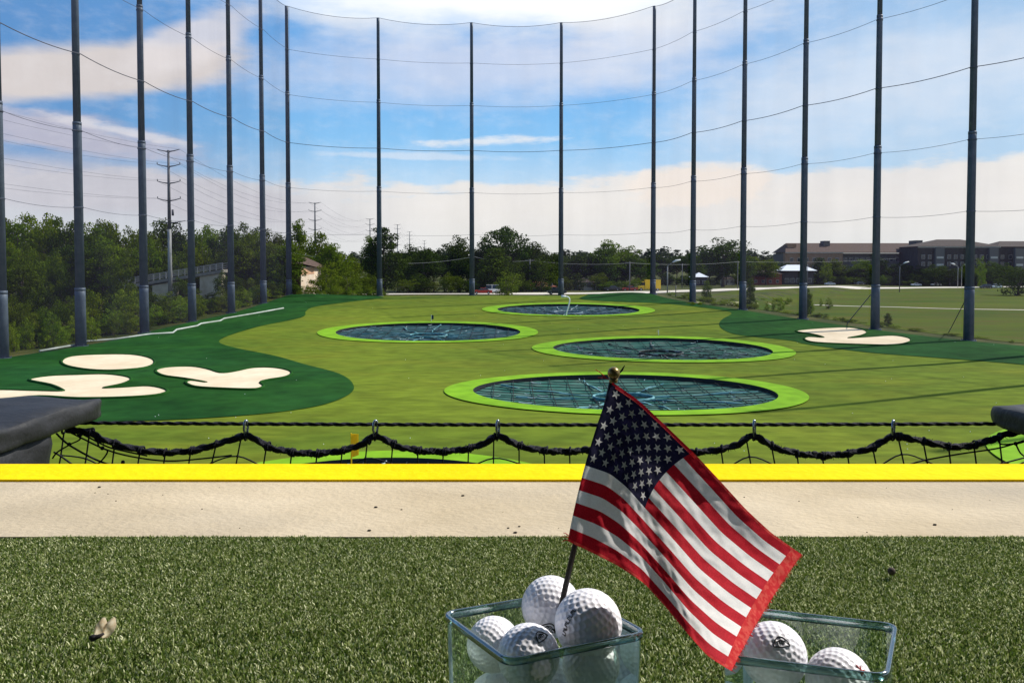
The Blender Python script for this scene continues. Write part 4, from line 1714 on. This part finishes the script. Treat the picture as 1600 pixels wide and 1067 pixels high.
# ------------------------------------------------------------------ deck
zt = -.006
Y_TURF, Y_YEL, Y_EDGE = W(800, 832, 1).z, 0, 0
def ydeck(py, z=0.0):
    d = raydir(800, py)
    return (z - EYE) / d.z * d.y
yT, yY, yE = ydeck(830), ydeck(752.5, zt), ydeck(728, zt)
mb = MB(); mb.box((-7, -5, -.4), (7, yT - .004, -.0085)); mb.build('deck_floor', mat('deck_base', (.06, .10, .03), .9, (.035, .06, .02), 200, 2, .4, .6, bump=.5, bscale=400), kind='structure')
mb = MB(); mb.box((-7, yT - .0035, -.4), (7, yE - .002, zt)); mb.build('concrete_kerb', m_conc, kind='structure')
mb = MB(); mb.box((-7, yY, zt + .0008), (7, yE, zt + .004)); mb.build('yellow_safety_line', m_yel, kind='structure')
mb = MB(); mb.box((-7, yE - .0015, -.41), (7, yE + .004, zt - .012)); mb.build('deck_edge_angle', m_rim, kind='structure')


mb = MB(); mb.box((-7, -5, 2.75), (7, 1.35, 3.0)); mb.build('unseen_bay_ceiling', mat('unseen_ceiling_grey', (.12, .12, .12), .9), kind='structure')  # unseen bay ceiling, added to shade the balls and flag
mb = MB(); mb.box((-7, -5.2, -.4), (7, -5.001, 2.99)); mb.build('unseen_rear_wall', mat('unseen_wall_grey', (.10, .10, .11), .9), kind='structure')  # unseen wall added behind the camera to darken the fill on the balls


# artificial grass blades
def turf():
    r = np.random.default_rng(3)
    zones = [(.42, .80, 1.0, 200000), (.80, yT - .002, 1.1, 300000)]
    P, H = [], []
    for (y0, y1, k, n) in zones:
        yy = r.uniform(y0, y1, n)
        xx = r.uniform(-1, 1, n) * (.70 * yy + .06)
        P.append(np.stack([xx, yy], 1))
    P = np.concatenate(P)
    n = len(P)
    # irregular front fringe
    edge = yT - .004 + .003 * np.sin(P[:, 0] * 40) + .004 * np.sin(P[:, 0] * 13 + 1)
    P = P[P[:, 1] < edge]
    n = len(P)
    h = r.uniform(.0022, .0050, n) * (1 + .15 * np.sin(P[:, 0] * 9 + 2) * np.sin(P[:, 1] * 23))
    w = r.uniform(.0005, .0009, n)
    a = r.uniform(0, 2 * np.pi, n)
    lean = r.uniform(.15, .8, n) * h
    la = r.uniform(0, 2 * np.pi, n)
    cl = np.sin(P[:, 0] * 60) * np.sin(P[:, 1] * 55)
    la = la + cl
    base = np.stack([P[:, 0], P[:, 1], np.full(n, -.0084)], 1)
    wv = np.stack([np.cos(a), np.sin(a), np.zeros(n)], 1) * w[:, None]
    tip = base + np.stack([np.cos(la) * lean, np.sin(la) * lean, h], 1)
    mid = base + np.stack([np.cos(la) * lean * .35, np.sin(la) * lean * .35, h * .6], 1)
    V = np.stack([base - wv, base + wv, mid + wv * .9, mid - wv * .9, tip + wv * .3, tip - wv * .3], 1).reshape(-1, 3)
    i = np.arange(n) * 6
    f = np.concatenate([np.stack([i, i + 1, i + 2, i + 3], 1), np.stack([i + 3, i + 2, i + 4, i + 5], 1)])
    mats = [mat('turf_blade_a', (.13, .20, .028), .6, spec=.2, transl=.35), mat('turf_blade_b', (.31, .36, .12), .6, spec=.25, transl=.35),
            mat('turf_blade_c', (.80, .82, .50), .5, spec=.35, transl=.35), mat('turf_blade_d', (.055, .10, .02), .6, spec=.2, transl=.3)]
    mi = r.choice(4, n, p=[.31, .33, .16, .20])
    np_mesh('artificial_grass', V, f, mats, mi=np.concatenate([mi, mi]), kind='stuff')


turf()

rb = random.Random(21)
bproto = None
for k in range(70):
    q = hit(rb.uniform(150, 1560), 470 + 240 * rb.random() ** 1.3)
    if any(((q.x - g[0]) / g[2]) ** 2 + ((q.y - g[1]) / g[3]) ** 2 < 1 for g in TG) or q.y > 158 or not (xleft(q.y) + 2 < q.x < xright(q.y) - 2):
        continue
    if bproto is None:
        mb = MB(); mb.sphere((0, 0, 0), .0215, 10, 8)
        bproto = mb.build('range_ball', m_white, None, True, 'tiny white range ball lying far out on the turf', 'golf ball', 'balls scattered over the range')
        o = bproto
    else:
        o = bproto.copy(); col.objects.link(o)
    o.location = (q.x, q.y, q.z + .11)

# specks of grit on the concrete and turf
r_ = random.Random(9)
mb = MB()
for k in range(34):
    yy = r_.uniform(yT + .01, yY - .01); xx = r_.uniform(-.8, .8)
    s = r_.uniform(.0006, .0016) if k > 6 else .0022
    mb.sphere((xx, yy, zt + s * .4), (s * 1.3, s, s * .6), 6, 4)
mb.build('grit', mat('grit', (.03, .025, .02), .9), kind='stuff')
p_ = W(1393, 893, 1); 
yy = ydeck(896)
mb = MB(); mb.sphere((W(1393, 893, yy).x, yy, .003), .0045, 8, 6)
mb.build('pebble', mat('dark_pebble', (.08, .06, .05), .8), None, True, 'small dark pebble lying on the turf at the right', 'pebble')

# dry winged seed / moth on the turf
yy = ydeck(1000)
c_ = W(157, 998, yy)
root = empty('dead_moth', (c_.x, yy, 0), 'small pale dead moth with two raised wings on the turf', 'moth')
m_wing = mat('dry_wing', (.92, .86, .72), .8, (.80, .68, .50), 300, 3, transl=.55)
for k, (dx, tx, ty) in enumerate(((-.002, .000, .015), (.004, .0095, .014))):
    nn = 7
    vs, fs = [], []
    for i in range(nn):
        t = i / (nn - 1)
        wid = .0052 * math.sin(math.pi * min(1, t * .85 + .12)) + .0006
        cx_ = c_.x + dx + (tx - dx) * t
        z_ = .002 + .017 * t
        for s in (-1, 1):
            vs.append((cx_ + s * wid, yy + .006 * t + (.001 if s > 0 else 0), z_))
            vs.append((cx_ + s * wid, yy + .006 * t + (.001 if s > 0 else 0) + .0004, z_))
    for i in range(nn - 1):
        b4 = i * 4
        fs += [(b4, b4 + 4, b4 + 6, b4 + 2), (b4 + 1, b4 + 3, b4 + 7, b4 + 5), (b4, b4 + 1, b4 + 5, b4 + 4), (b4 + 2, b4 + 6, b4 + 7, b4 + 3)]
    mb = MB(); mb.add(vs, fs); mb.build('wing', m_wing, root, True)
mb = MB()
mb.tube([(c_.x - .007, yy - .004, .001), (c_.x - .002, yy - .001, .004), (c_.x + .003, yy + .001, .006)], [.0008, .0022, .001], 8)
mb.sphere((c_.x - .006, yy - .001, .003), (.004, .003, .003))
mb.build('body', mat('moth_body', (.02, .016, .02), .8), root, True)


# ------------------------------------------------------------------ black padded supports
def wrinkle_box(name, x0, x1, y0, y1, z0, z1, m, parent, amp=.006, rad=.018, seed=0, nx=24, ny=24, nz=10):
    bm = bmesh.new()
    bmesh.ops.create_cube(bm, size=1)
    bmesh.ops.subdivide_edges(bm, edges=bm.edges[:], cuts=14, use_grid_fill=True)
    off = parent_loc(parent)
    for v in bm.verts:
        p = Vector((x0 + (v.co.x + .5) * (x1 - x0), y0 + (v.co.y + .5) * (y1 - y0), z0 + (v.co.z + .5) * (z1 - z0)))
        # round the corners
        c = Vector((min(max(p.x, x0 + rad), x1 - rad), min(max(p.y, y0 + rad), y1 - rad), min(max(p.z, z0 + rad), z1 - rad)))
        d = p - c
        if d.length > 1e-6:
            nd = d.normalized()
            p = c + nd * rad
        else:
            nd = Vector((0, 0, 1))
        w = mnoise.noise(Vector((p.x * 9 + seed, p.y * 9, p.z * 22))) + .6 * mnoise.noise(Vector((p.x * 30 + seed, p.y * 12, p.z * 30)))
        p += nd * amp * w
        v.co = p - off
    me = bpy.data.meshes.new(name)
    bm.to_mesh(me)
    bm.free()
    me.materials.append(m)
    for p in me.polygons:
        p.use_smooth = True
    o = bpy.data.objects.new(name, me)
    col.objects.link(o)
    o.parent = parent
    return o


YR = 2.2
xl = W(157, 618, YR).x
zl = W(157, 619, YR).z
root = empty('padded_post', (xl - .25, 1.8, -.35), 'black vinyl padded post at the left end of the rope net', 'padding', 'black padded posts at both ends of the net')
wrinkle_box('top_pad', xl - .75, xl, 1.62, YR + .02, zl - .062, zl, m_vinyl, root, .011, .018, 1)
wrinkle_box('side_pad', xl - .7, xl - .012, 1.55, 1.99, -.6, zl - .045, m_vinyl, root, .013, .02, 5)
xr_ = W(1551, 632, YR).x
zr_ = W(1551, 630, YR).z
root = empty('padded_post', (xr_ + .25, 1.8, -.35), 'black vinyl padded post at the right end of the rope net', 'padding', 'black padded posts at both ends of the net')
wrinkle_box('top_pad', xr_, xr_ + .7, 1.72, YR + .02, zr_ - .062, zr_, m_vinyl, root, .010, .018, 9)
wrinkle_box('side_pad', xr_ + .25, xr_ + .7, 1.6, 2.0, -.6, zr_ - .045, m_vinyl, root, .008, .02, 12)

# ------------------------------------------------------------------ rope net
CLX = [385, 587, 778, 980, 1178, 1395]
rn = empty('rope_net', (0, YR, W(800, 700, YR).z), 'black knotted rope net hanging just beyond the yellow deck edge', 'net')
mb = MB()
a, b_ = W(118, 660.5, YR), W(1562, 662, YR)
L_ = (b_ - a).length
nn = 700
mb.tube([a.lerp(b_, i / nn) - Vector((0, 0, .004 * math.sin(math.pi * i / nn))) for i in range(nn + 1)], .0044, 12, True, twist=(.30, .034))
mb.build('top_rope', m_rope, rn, True)
low = [(105, 672), (135, 674), (165, 688), (205, 700), (250, 706.5), (300, 704), (345, 692), (387, 681)]
def seg(xa_, xb_, sag):
    return [(xa_ + (xb_ - xa_) * t, 681.5 + sag * (1 - (2 * t - 1) ** 2) ** .8) for t in (.15, .3, .42, .5, .58, .7, .85)] + [(xb_, 681.5)]
low += seg(387, 588, 27) + seg(588, 779, 24) + seg(779, 980, 24) + seg(980, 1178, 25) + seg(1178, 1395, 30)
low += [(1430, 687), (1470, 695), (1500, 698), (1530, 693), (1560, 683), (1600, 671), (1640, 664)]
lowc = catmull(low, False, 30)
lowy = lambda x: float(np.interp(x, [p[0] for p in lowc], [p[1] for p in lowc]))
mb = MB()
pts = [W(p[0], p[1] + .5 * math.sin(i * .5), YR - .004) for i, p in enumerate(lowc)]
mb.tube(pts, [.0080 * (1 + .12 * math.sin(i * .23) * math.sin(i * .071)) for i in range(len(pts))], 12, True, twist=(.28, .060))
mb.build('edge_rope', m_rope, rn, True)
# knots and loose fibres on the edge rope
kr = random.Random(4)
cols = []
xk = 100.0
while xk < 1640:
    cols.append(xk)
    xk += 39.5
mb = MB()
for xk in cols:
    for q in range(1 + kr.randrange(2)):
        c = W(xk + q * 4, lowy(xk) + kr.uniform(-1, 1), YR - .004)
        ring = [c + Vector((.002 * math.sin(t * 6.28 + q), math.cos(t * 6.28) * .0100, math.sin(t * 6.28) * .0100)) for t in np.linspace(0, 1, 12, endpoint=False)]
        mb.tube(ring, .0026, 6, closed=True)
for k in range(900):
    xx = kr.uniform(130, 1600)
    c = W(xx, lowy(xx), YR - .006)
    d = Vector((kr.uniform(-1, 1), -.2, kr.uniform(-1, 1))).normalized()
    mb.tube([c + d * .006, c + d * kr.uniform(.010, .0155)], [.0008, .0003], 4)
mb.build('lashing', m_rope, rn)
# mesh strands
rows = 9
cell = .066
def node(ci, k):
    x_ = cols[ci]
    top = W(x_, lowy(x_) + 3, YR - .004)
    if k == 0:
        return top
    # the mesh fans slightly towards the middle and hangs in shallow waves
    near = min(abs(x_ - c) for c in CLX)
    dz_ = .050 * k + (.018 if near > 60 else .0) * min(k, 1)
    sh_ = (-.016 if x_ < 800 else .016) * k * min(1, abs(x_ - 800) / 500)
    return top + Vector((sh_, .012 * k, -dz_ + .004 * math.sin(ci * 2.1 + k)))
mb = MB()
for ci in range(len(cols)):
    pts = [node(ci, k) for k in range(rows)]
    pts = catmull([tuple(p) for p in pts], False, 4)
    mb.tube(pts, .0021, 6)
for k in range(1, rows):
    pts = []
    for ci in range(len(cols)):
        pts.append(tuple(node(ci, k)))
    pts = catmull(pts, False, 4)
    mb.tube(pts, .0021, 6)
for ci in range(len(cols)):
    for k in range(1, rows):
        c = node(ci, k)
        mb.sphere(c, (.0044, .0044, .0036), 7, 5)
mb.build('mesh_strands', m_rope, rn, True)
# doubled slanting strands at the left end
mb = MB()
for (pp, rr_) in ((((103, 672), (135, 688), (165, 702), (205, 713), (262, 720), (320, 716), (362, 711)), .0022), (((88, 677), (108, 695), (150, 718), (190, 732)), .0026),
                  (((120, 676), (125, 686), (110, 694), (90, 706), (82, 716)), .0022), (((84, 706), (100, 716), (125, 735)), .0024),
                  (((125, 676), (152, 690), (175, 700), (230, 712)), .0022), (((152, 684), (155, 698), (168, 704), (160, 718), (148, 728)), .0022),
                  (((1560, 688), (1565, 694), (1587, 693), (1600, 690)), .0024), (((1400, 733), (1440, 720), (1500, 709), (1560, 700), (1600, 688)), .0022),
                  (((1587, 693), (1594, 707), (1604, 715)), .0022), (((1590, 727), (1600, 722)), .0022)):
    mb.tube([W(q_[0], q_[1], YR - .012) for q_ in catmull(list(pp), False, 5)], rr_, 6)
for q_ in ((108, 694), (126, 679), (160, 700), (192, 722), (1587, 693)):
    mb.sphere(W(q_[0], q_[1], YR - .012), .0055, 8, 6)
mb.build('slack_strands', m_rope, rn, True, kind='stuff')

CLAB = ['steel snap hook leftmost on the rope, nearest the left padded post', 'steel snap hook above the yellow pennant', 'steel snap hook midway between the yellow pennant and the hand flag',
        'steel snap hook hidden behind the hand flag', 'steel snap hook just right of the hand flag', 'steel snap hook nearest the right padded post']
for i, px in enumerate(CLX):
    c = W(px, 671, YR - .002)
    root = empty('snap_hook', c, CLAB[i], 'snap hook', 'snap hooks joining the two ropes')
    mb = MB()
    pts = []
    for k in range(28):
        t = 2 * math.pi * k / 28
        ww = .0062 * (1.15 if math.sin(t) > 0 else .85)
        ax = (.75 if i % 2 else .5)
        pts.append(c + Vector((ww * math.cos(t) * ax, ww * math.cos(t) * .8 - .003, .0245 * math.sin(t))))
    mb.tube(pts, .0034, 10, closed=True)
    mb.build('hook_frame', m_chrome, root, True)
    mb = MB()
    mb.tube([pts[2] + Vector((0, -.001, -.004)), pts[26] + Vector((0, -.001, .004))], .0021, 8)
    mb.build('gate', m_chrome, root, True)
    mb = MB()
    ring = [c + Vector((.002 * math.sin(t), .011 * math.cos(t) - .002, -.0175 + .011 * math.sin(t))) for t in np.linspace(0, 6.283, 14, endpoint=False)]
    mb.tube(ring, .0024, 6, closed=True)
    mb.build('whipping', m_black, root, True)


# ------------------------------------------------------------------ glass containers
m_glass = glass_mat('clear_glass', (.80, .91, .82), .03, .03)
m_rimg = mat('blue_green_glass_rim', (.06, .13, .12), .12, spec=.8)


m_rimg = glass_mat('glass_rim', (.50, .68, .66), .20, .12)


def container(corners, z, label, h=None):
    """rounded square glass box; corners: four (x,y) rim corners in order"""
    C = [Vector(c) for c in corners]
    cen = sum(C, Vector((0, 0))) / 4
    root = empty('glass_container', (cen.x, cen.y, -.004), label, 'glass container', 'square glass containers of golf balls')

    def loop(scale, rad, n=7):
        P_ = [cen + (c - cen) * scale for c in C]
        out = []
        for i in range(4):
            p, a_, b2_ = P_[i], P_[i - 1], P_[(i + 1) % 4]
            d1, d2 = (a_ - p).normalized(), (b2_ - p).normalized()
            for k in range(n):
                t = k / (n - 1)
                q0, q1 = p + d1 * rad, p + d2 * rad
                out.append(q0.lerp(p, t).lerp(p.lerp(q1, t), t))
        return out
    z0 = -.004

    def shell(prof_, nm, m, par, sm=True, closed=False, topcap=True):
        mb = MB()
        vs, fs = [], []
        ls = [loop(s, r) for (s, r, _) in prof_]
        n = len(ls[0])
        for (s, r, zz), l in zip(prof_, ls):
            vs += [(q.x, q.y, zz) for q in l]
        M_ = len(prof_)
        for j in range(M_ if closed else M_ - 1):
            j2 = (j + 1) % M_
            for i in range(n):
                i2 = (i + 1) % n
                fs.append((j * n + i, j * n + i2, j2 * n + i2, j2 * n + i))
        if not closed:
            fs.append(tuple(range(n - 1, -1, -1)))
            if topcap:
                fs.append(tuple((M_ - 1) * n + i for i in range(n)))
        mb.add(vs, fs)
        return mb.build(nm, m, par, sm)
    # outer skin, over the lip, inner skin
    shell([(.93, .010, z0), (.955, .011, z0 + .003), (.985, .010, z - .012), (.988, .010, z - .006)], 'glass_wall', m_glass, root, topcap=False)
    shell([(.86, .018, z0 + .001), (.89, .018, z0 + .003), (.89, .018, z0 + .006)], 'glass_base', m_rimg, root)
    shell([(.985, .010, z - .0060), (1.010, .011, z - .0048), (1.016, .011, z - .0015), (1.004, .011, z), (.960, .009, z), (.948, .009, z - .0015), (.946, .009, z - .0060)], 'glass_rim', m_rimg, root, closed=True)
    return root


RZ = EYE - .256
def rimpt(px, py):
    d = raydir(px, py)
    return (d * ((RZ - EYE) / d.z)).to_2d()
c1 = [rimpt(690, 955), rimpt(792, 1030), rimpt(1012, 986)]
c1.append(c1[0] + c1[2] - c1[1])
container(c1, RZ, 'left glass container holding the hand flag and four visible golf balls')
c2r, c2f = rimpt(1402, 973), rimpt(1388, 1054)
d_ = rimpt(1190, 950)
dirb = (d_ - c2r).normalized()
c2l = c2r + dirb * .103
container([c2l, c2l + c2f - c2r, c2f, c2r], RZ, 'right glass container holding two visible golf balls')


# ------------------------------------------------------------------ golf balls
def ball_mesh():
    bm = bmesh.new()
    bmesh.ops.create_icosphere(bm, subdivisions=6, radius=1)
    V = np.array([v.co[:] for v in bm.verts])
    n = 340
    i = np.arange(n) + .5
    ph = np.arccos(1 - 2 * i / n)
    th = np.pi * (1 + 5 ** .5) * i
    D = np.stack([np.cos(th) * np.sin(ph), np.sin(th) * np.sin(ph), np.cos(ph)], 1)
    # relax for an even layout
    for _ in range(30):
        diff = D[:, None] - D[None]
        d2 = (diff ** 2).sum(-1) + np.eye(n)
        D += (diff / d2[..., None] ** 2).sum(1) * 2e-5
        D /= np.linalg.norm(D, axis=1)[:, None]
    mx = (V @ D.T).max(1)
    ang = np.arccos(np.clip(mx, -1, 1))
    a0 = .092
    depth = .030 * np.clip(1 - (ang / a0) ** 2, 0, 1) ** .8
    V = V * (1 - depth)[:, None]
    for v, c in zip(bm.verts, V):
        v.co = c
    me = bpy.data.meshes.new('golf_ball')
    bm.to_mesh(me)
    bm.free()
    me.polygons.foreach_set('use_smooth', [True] * len(me.polygons))
    me.materials.append(m_ball)
    return me


bmesh_ball = ball_mesh()


def ball(c, r, rot, label, mark=None, mdir=None):
    root = empty('golf_ball', c, label, 'golf ball', 'golf balls in the glass containers')
    o = bpy.data.objects.new('ball_shell', bmesh_ball)
    col.objects.link(o)
    o.parent = root
    o.scale = (r, r, r)
    o.rotation_euler = rot
    if mark:
        n_ = Vector(mdir).normalized()
        up = Vector((0, 0, 1)).rotated if False else None
        t = Vector((0, 0, 1)).cross(n_).normalized()
        u = n_.cross(t)
        if mark[0] == 'text':
            ang = mark[1]
        else:
            ang = mark[1]
        t, u = t * math.cos(ang) + u * math.sin(ang), u * math.cos(ang) - t * math.sin(ang)

        def on(a_, b2_, lift=1.0005):
            p = (n_ + t * a_ + u * b2_).normalized()
            return p * r * lift
        mb = MB()
        off = Vector(c)
        lines = []
        if mark[0] == 'shield':      # domed outline with a small ball inside
            s = .25
            arc = [(s * -1.05 + 2.1 * s * k / 12, s * (-.25 + 1.15 * math.sin(math.pi * k / 12) ** .75)) for k in range(13)]
            lines = [(arc, .018), ([(-1.05 * s, -.25 * s), (0, -.40 * s), (1.05 * s, -.25 * s)], .018)]
            for j in range(4):
                lines.append(([(-.5 * s + j * .28 * s, (-.1 + .09 * (j % 2)) * s), (-.42 * s + j * .28 * s, (.42 - .1 * abs(j - 2)) * s)], .014))
            lines.append(([(-.5 * s, .25 * s), (0, .5 * s), (.5 * s, .22 * s)], .018))
        elif mark[0] == 'text':
            for j in range(9):
                x_ = -.40 + .10 * j
                lines.append(([(x_, -.06), (x_ + .01, .06)], .013))
                if j % 2:
                    lines.append(([(x_, .06), (x_ + .07, .05), (x_ + .06, -.02)], .011))
                else:
                    lines.append(([(x_, -.06), (x_ + .07, -.05)], .011))
        elif mark[0] == 'cross':
            lines = [([(-.1, -.1), (.1, .1)], .02), ([(-.12, .06), (.12, -.06)], .02), ([(.0, -.2), (.02, .2)], .016)]
        for pl, w in lines:
            pp = [on(a_, b2_) + off for a_, b2_ in pl]
            if len(pp) == 2:
                pp = [pp[0], ((pp[0] + pp[1]) / 2 - off).normalized() * r * 1.0005 + off, pp[1]]
            mb.tube(pp, w * r, 5)
        mb.build('printed_mark', m_redink if mark[0] == 'cross' else m_ink, root)
    return root


def bpos(px, py, y):
    return W(px, py, y)


ball(bpos(919, 974, .592), .0243, (0.3, .2, 1), 'largest and topmost golf ball in the left container, right of the flag stick', ('text', 1.35), (-.75, -.75, .35))
ball(bpos(861, 947, .632), .0228, (1.3, .7, 2), 'golf ball at the back of the left container, behind the flag stick', ('shield', -.55), (-.12, -.95, -.38))
ball(bpos(826, 1024, .565), .0214, (2.1, .2, .4), 'golf ball at the front of the left container below the flag stick', ('shield', .2), (.45, -.45, .85))
ball(bpos(771, 1006, .60), .0196, (.4, 2, .8), 'smallest looking golf ball at the left of the left container')
ball(bpos(1209, 1023, .592), .0232, (.9, 1.2, .1), 'golf ball with a black emblem half behind the flag in the right container', ('shield', .05), (.0, -.72, .69))
ball(bpos(1311, 1065, .563), .0222, (1.9, .3, 1.7), 'golf ball with a small red mark in the right container', ('cross', .3), (.42, -.62, .66))
# lower layer in both containers
zl_ = .0215 + .004
def cpt(C, u, v):
    return Vector(C[1]) + (Vector(C[2]) - Vector(C[1])) * u + (Vector(C[0]) - Vector(C[1])) * v
for k, (u, v) in enumerate(((.30, .32), (.72, .30), (.28, .74), (.72, .74))):
    q = cpt(c1, u, v)
    ball(Vector((q.x, q.y, zl_ + .002 * k)), .0212, (k, k * .7, 1.1 * k), 'golf ball in the bottom layer of the left container')
q = cpt(c1, .74, .27)
ball(Vector((q.x, q.y, .066)), .0205, (1, 2, 1), 'golf ball seen through the front glass under the largest ball')
C2 = [c2l, c2l + c2f - c2r, c2f, c2r]
for k, (u, v) in enumerate(((.28, .30), (.74, .30), (.28, .72), (.74, .72))):
    q = cpt([C2[0], C2[1], C2[2]], u, v)
    ball(Vector((q.x, q.y, zl_ + .001 * k)), .0212, (k, k * .4, .6 * k), 'golf ball in the bottom layer of the right container')


# ------------------------------------------------------------------ hand flag
def flag():
    yb = .607
    root = empty('hand_flag', W(872, 958, yb), 'small stars and stripes hand flag standing in the left container', 'flag')
    top = W(958, 588, .604)
    bot = W(868, 985, .612)
    mb = MB()
    mb.tube([bot.lerp(top, t) for t in np.linspace(0, 1, 10)], .0021, 12)
    mb.build('stick', mat('dark_stick', (.012, .010, .009), .45, (.03, .022, .016), 60), root, True)
    mb = MB()
    f_ = W(959, 583, .602)
    mb.sphere(f_, (.0046, .0046, .0046), 20, 14)
    mb.tube([f_ - Vector((.0004, 0, .007)), f_ - Vector((.0002, 0, .0035))], [.0028, .0034], 14)
    mb.build('finial', mat('old_gold', (.35, .25, .09), .35, (.2, .15, .06), 90, 3, metal=.6), root, True)
    us = [0, .14, .25, .4, .55, .7, .85, 1]
    top_ = [(957, 597), (1000, 627), (1036, 661), (1083, 706), (1126, 752), (1165, 795), (1206, 833), (1253, 866)]
    mid_ = [(914, 727), (953, 740), (979, 761), (1007, 793), (1048, 838), (1092, 888), (1137, 925), (1190, 961)]
    bot_ = [(887, 845), (925, 863), (963, 882), (1006, 910), (1043, 951), (1073, 988), (1106, 1025), (1143, 1048)]

    def spl(tab, u):
        return [np.interp(u, us, [p_[k] for p_ in tab]) for k in (0, 1)]
    # smooth tables
    UU = np.linspace(0, 1, 201)
    ker = np.hanning(25); ker /= ker.sum()

    def sm(tab):
        out = []
        for k in (0, 1):
            a_ = np.interp(UU, us, [p_[k] for p_ in tab])
            pad = np.concatenate([2 * a_[0] - a_[12:0:-1], a_, 2 * a_[-1] - a_[-2:-14:-1]])
            out.append(np.convolve(pad, ker, 'valid'))
        return out
    T_, M_, B_ = sm(top_), sm(mid_), sm(bot_)

    def P(u, v, lift=0.0):
        t = [np.interp(u, UU, a_) for a_ in T_]
        m = [np.interp(u, UU, a_) for a_ in M_]
        b2 = [np.interp(u, UU, a_) for a_ in B_]
        n = .54
        l0 = (v - n) * (v - 1) / (n)
        l1 = v * (v - 1) / (n * (n - 1))
        l2 = v * (v - n) / (1 * (1 - n))
        px = t[0] * l0 + m[0] * l1 + b2[0] * l2
        py = t[1] * l0 + m[1] * l1 + b2[1] * l2
        # depth: fly end swings away at the top, hem swings towards the viewer
        y = .600 + .048 * u * (1 - .5 * v) - .014 * v - .080 * u * v
        y += .0075 * math.sin(u * 7.5 - v * 2.2 + .4) * (.25 + .75 * v) * min(1, u * 5)
        y += -.006 * math.exp(-(u / .03) ** 2) + .004 * math.exp(-((u - .10 - v * .03) / .05) ** 2) * math.sin(math.pi * min(1, v + .1)) - .003 * math.exp(-((u - .22 - .12 * v) / .08) ** 2)
        y -= .008 * math.exp(-((v + .02) / .15) ** 2) * float(sstep(.25, .55, u)) * float(sstep(1.05, .8, u))
        y += .0016 * mnoise.noise(Vector((u * 9, v * 7, 1.3))) + .0007 * mnoise.noise(Vector((u * 26, v * 20, 4.1)))
        return W(px, py, y - lift)
    m_r = mat('flag_red', (.55, .012, .028), .75, (.45, .008, .02), 900, 2, .4, .6, .15, transl=.24)
    m_w = mat('flag_white', (.90, .88, .87), .75, (.84, .82, .82), 900, 2, .4, .6, .15, transl=.24)
    m_b = mat('flag_navy', (.016, .014, .050), .8, (.010, .010, .034), 900, 2, .4, .6, .15, transl=.30)
    m_h = mat('flag_hem_red', (.66, .025, .03), .75, (.74, .09, .07), 260, 2, .45, .6, .15, transl=.35)
    nu, nv = 150, 130
    vs = []
    for i in range(nu + 1):
        for j in range(nv + 1):
            vs.append(P(i / nu, j / nv))
    fs, mi = [], []
    for i in range(nu):
        for j in range(nv):
            a_ = i * (nv + 1) + j
            fs.append((a_, a_ + 1, a_ + nv + 2, a_ + nv + 1))
            u, v = (i + .5) / nu, (j + .5) / nv
            s = int(v * 13)
            if u < .4 and s < 7:
                k = 2
            else:
                k = 0 if s % 2 == 0 else 1
            if u > .955:
                k = 3
            if v > .985 or (v < .012):
                k = 3 if u > .4 or v > .5 else 0
            mi.append(k)
    mb = MB()
    mb.add(vs, fs)
    mb.mi = mi
    # stars
    for r_i in range(9):
        n = 6 if r_i % 2 == 0 else 5
        for c_i in range(n):
            u0 = (c_i * 2 + 1 + (r_i % 2)) / 12 * .4
            v0 = (r_i + 1) / 10 * (7 / 13)
            for lift in (.00035, -.00035):
                cen = P(u0, v0, lift)
                sv = [cen]
                for k in range(10):
                    a_ = math.pi * (k / 5) + math.pi
                    rr2 = .0325 if k % 2 == 0 else .0130
                    uu, vv = u0 + rr2 * math.sin(a_) * .62, v0 + rr2 * math.cos(a_)
                    sv.append(P(min(max(uu, .002), 1), max(vv, .004), lift))
                b0 = len(mb.v)
                mb.v += [tuple(q_) for q_ in sv]
                for k in range(10):
                    mb.f.append((b0, b0 + 1 + k, b0 + 1 + (k + 1) % 10))
                    mb.mi.append(1)
    mb.build('cloth', [m_r, m_w, m_b, m_h], root, True)
    # dashed red stitching along the top hem, frayed threads
    mb = MB()
    k = 0
    while k < 60:
        u0 = .02 + k * .0068
        mb.tube([P(u0, .022, .0005), P(u0 + .0045, .022, .0005)], .00035, 5)
        k += 1
    fr = random.Random(2)
    for k in range(170):
        v = fr.random()
        p0 = P(.998, v)
        p1 = p0 + (P(.998, v) - P(.96, v)).normalized() * fr.uniform(.0008, .0028) + Vector((fr.uniform(-1, 1), fr.uniform(-1, 1), fr.uniform(-1, 1))) * .0005
        mb.tube([p0, p1], [.00022, .0001], 4)
    for k in range(40):
        u = fr.uniform(.0, 1)
        p0 = P(u, .998)
        mb.tube([p0, p0 + Vector((fr.uniform(-1, 1) * .0008, 0, -fr.uniform(.0004, .0014)))], [.0002, .0001], 4)
    for (q0, q1) in (((947, 590), (930, 577)), ((951, 592), (934, 590)), ((892, 840), (874, 838)), ((890, 843), (878, 846)), ((888, 836), (880, 832))):
        mb.tube([W(*q0, .600), W((q0[0] + q1[0]) / 2, (q0[1] + q1[1]) / 2 - 1, .599), W(*q1, .598)], [.0004, .0003, .0002], 5)
    mb.build('red_stitching', m_h, root, kind='stuff')
    mb = MB()
    mb.tube([W(966, 585, .603), W(972, 578, .603), W(976, 571, .603)], [.0005, .0008, .0003], 6)
    mb.build('loose_thread', m_black, root)


flag()
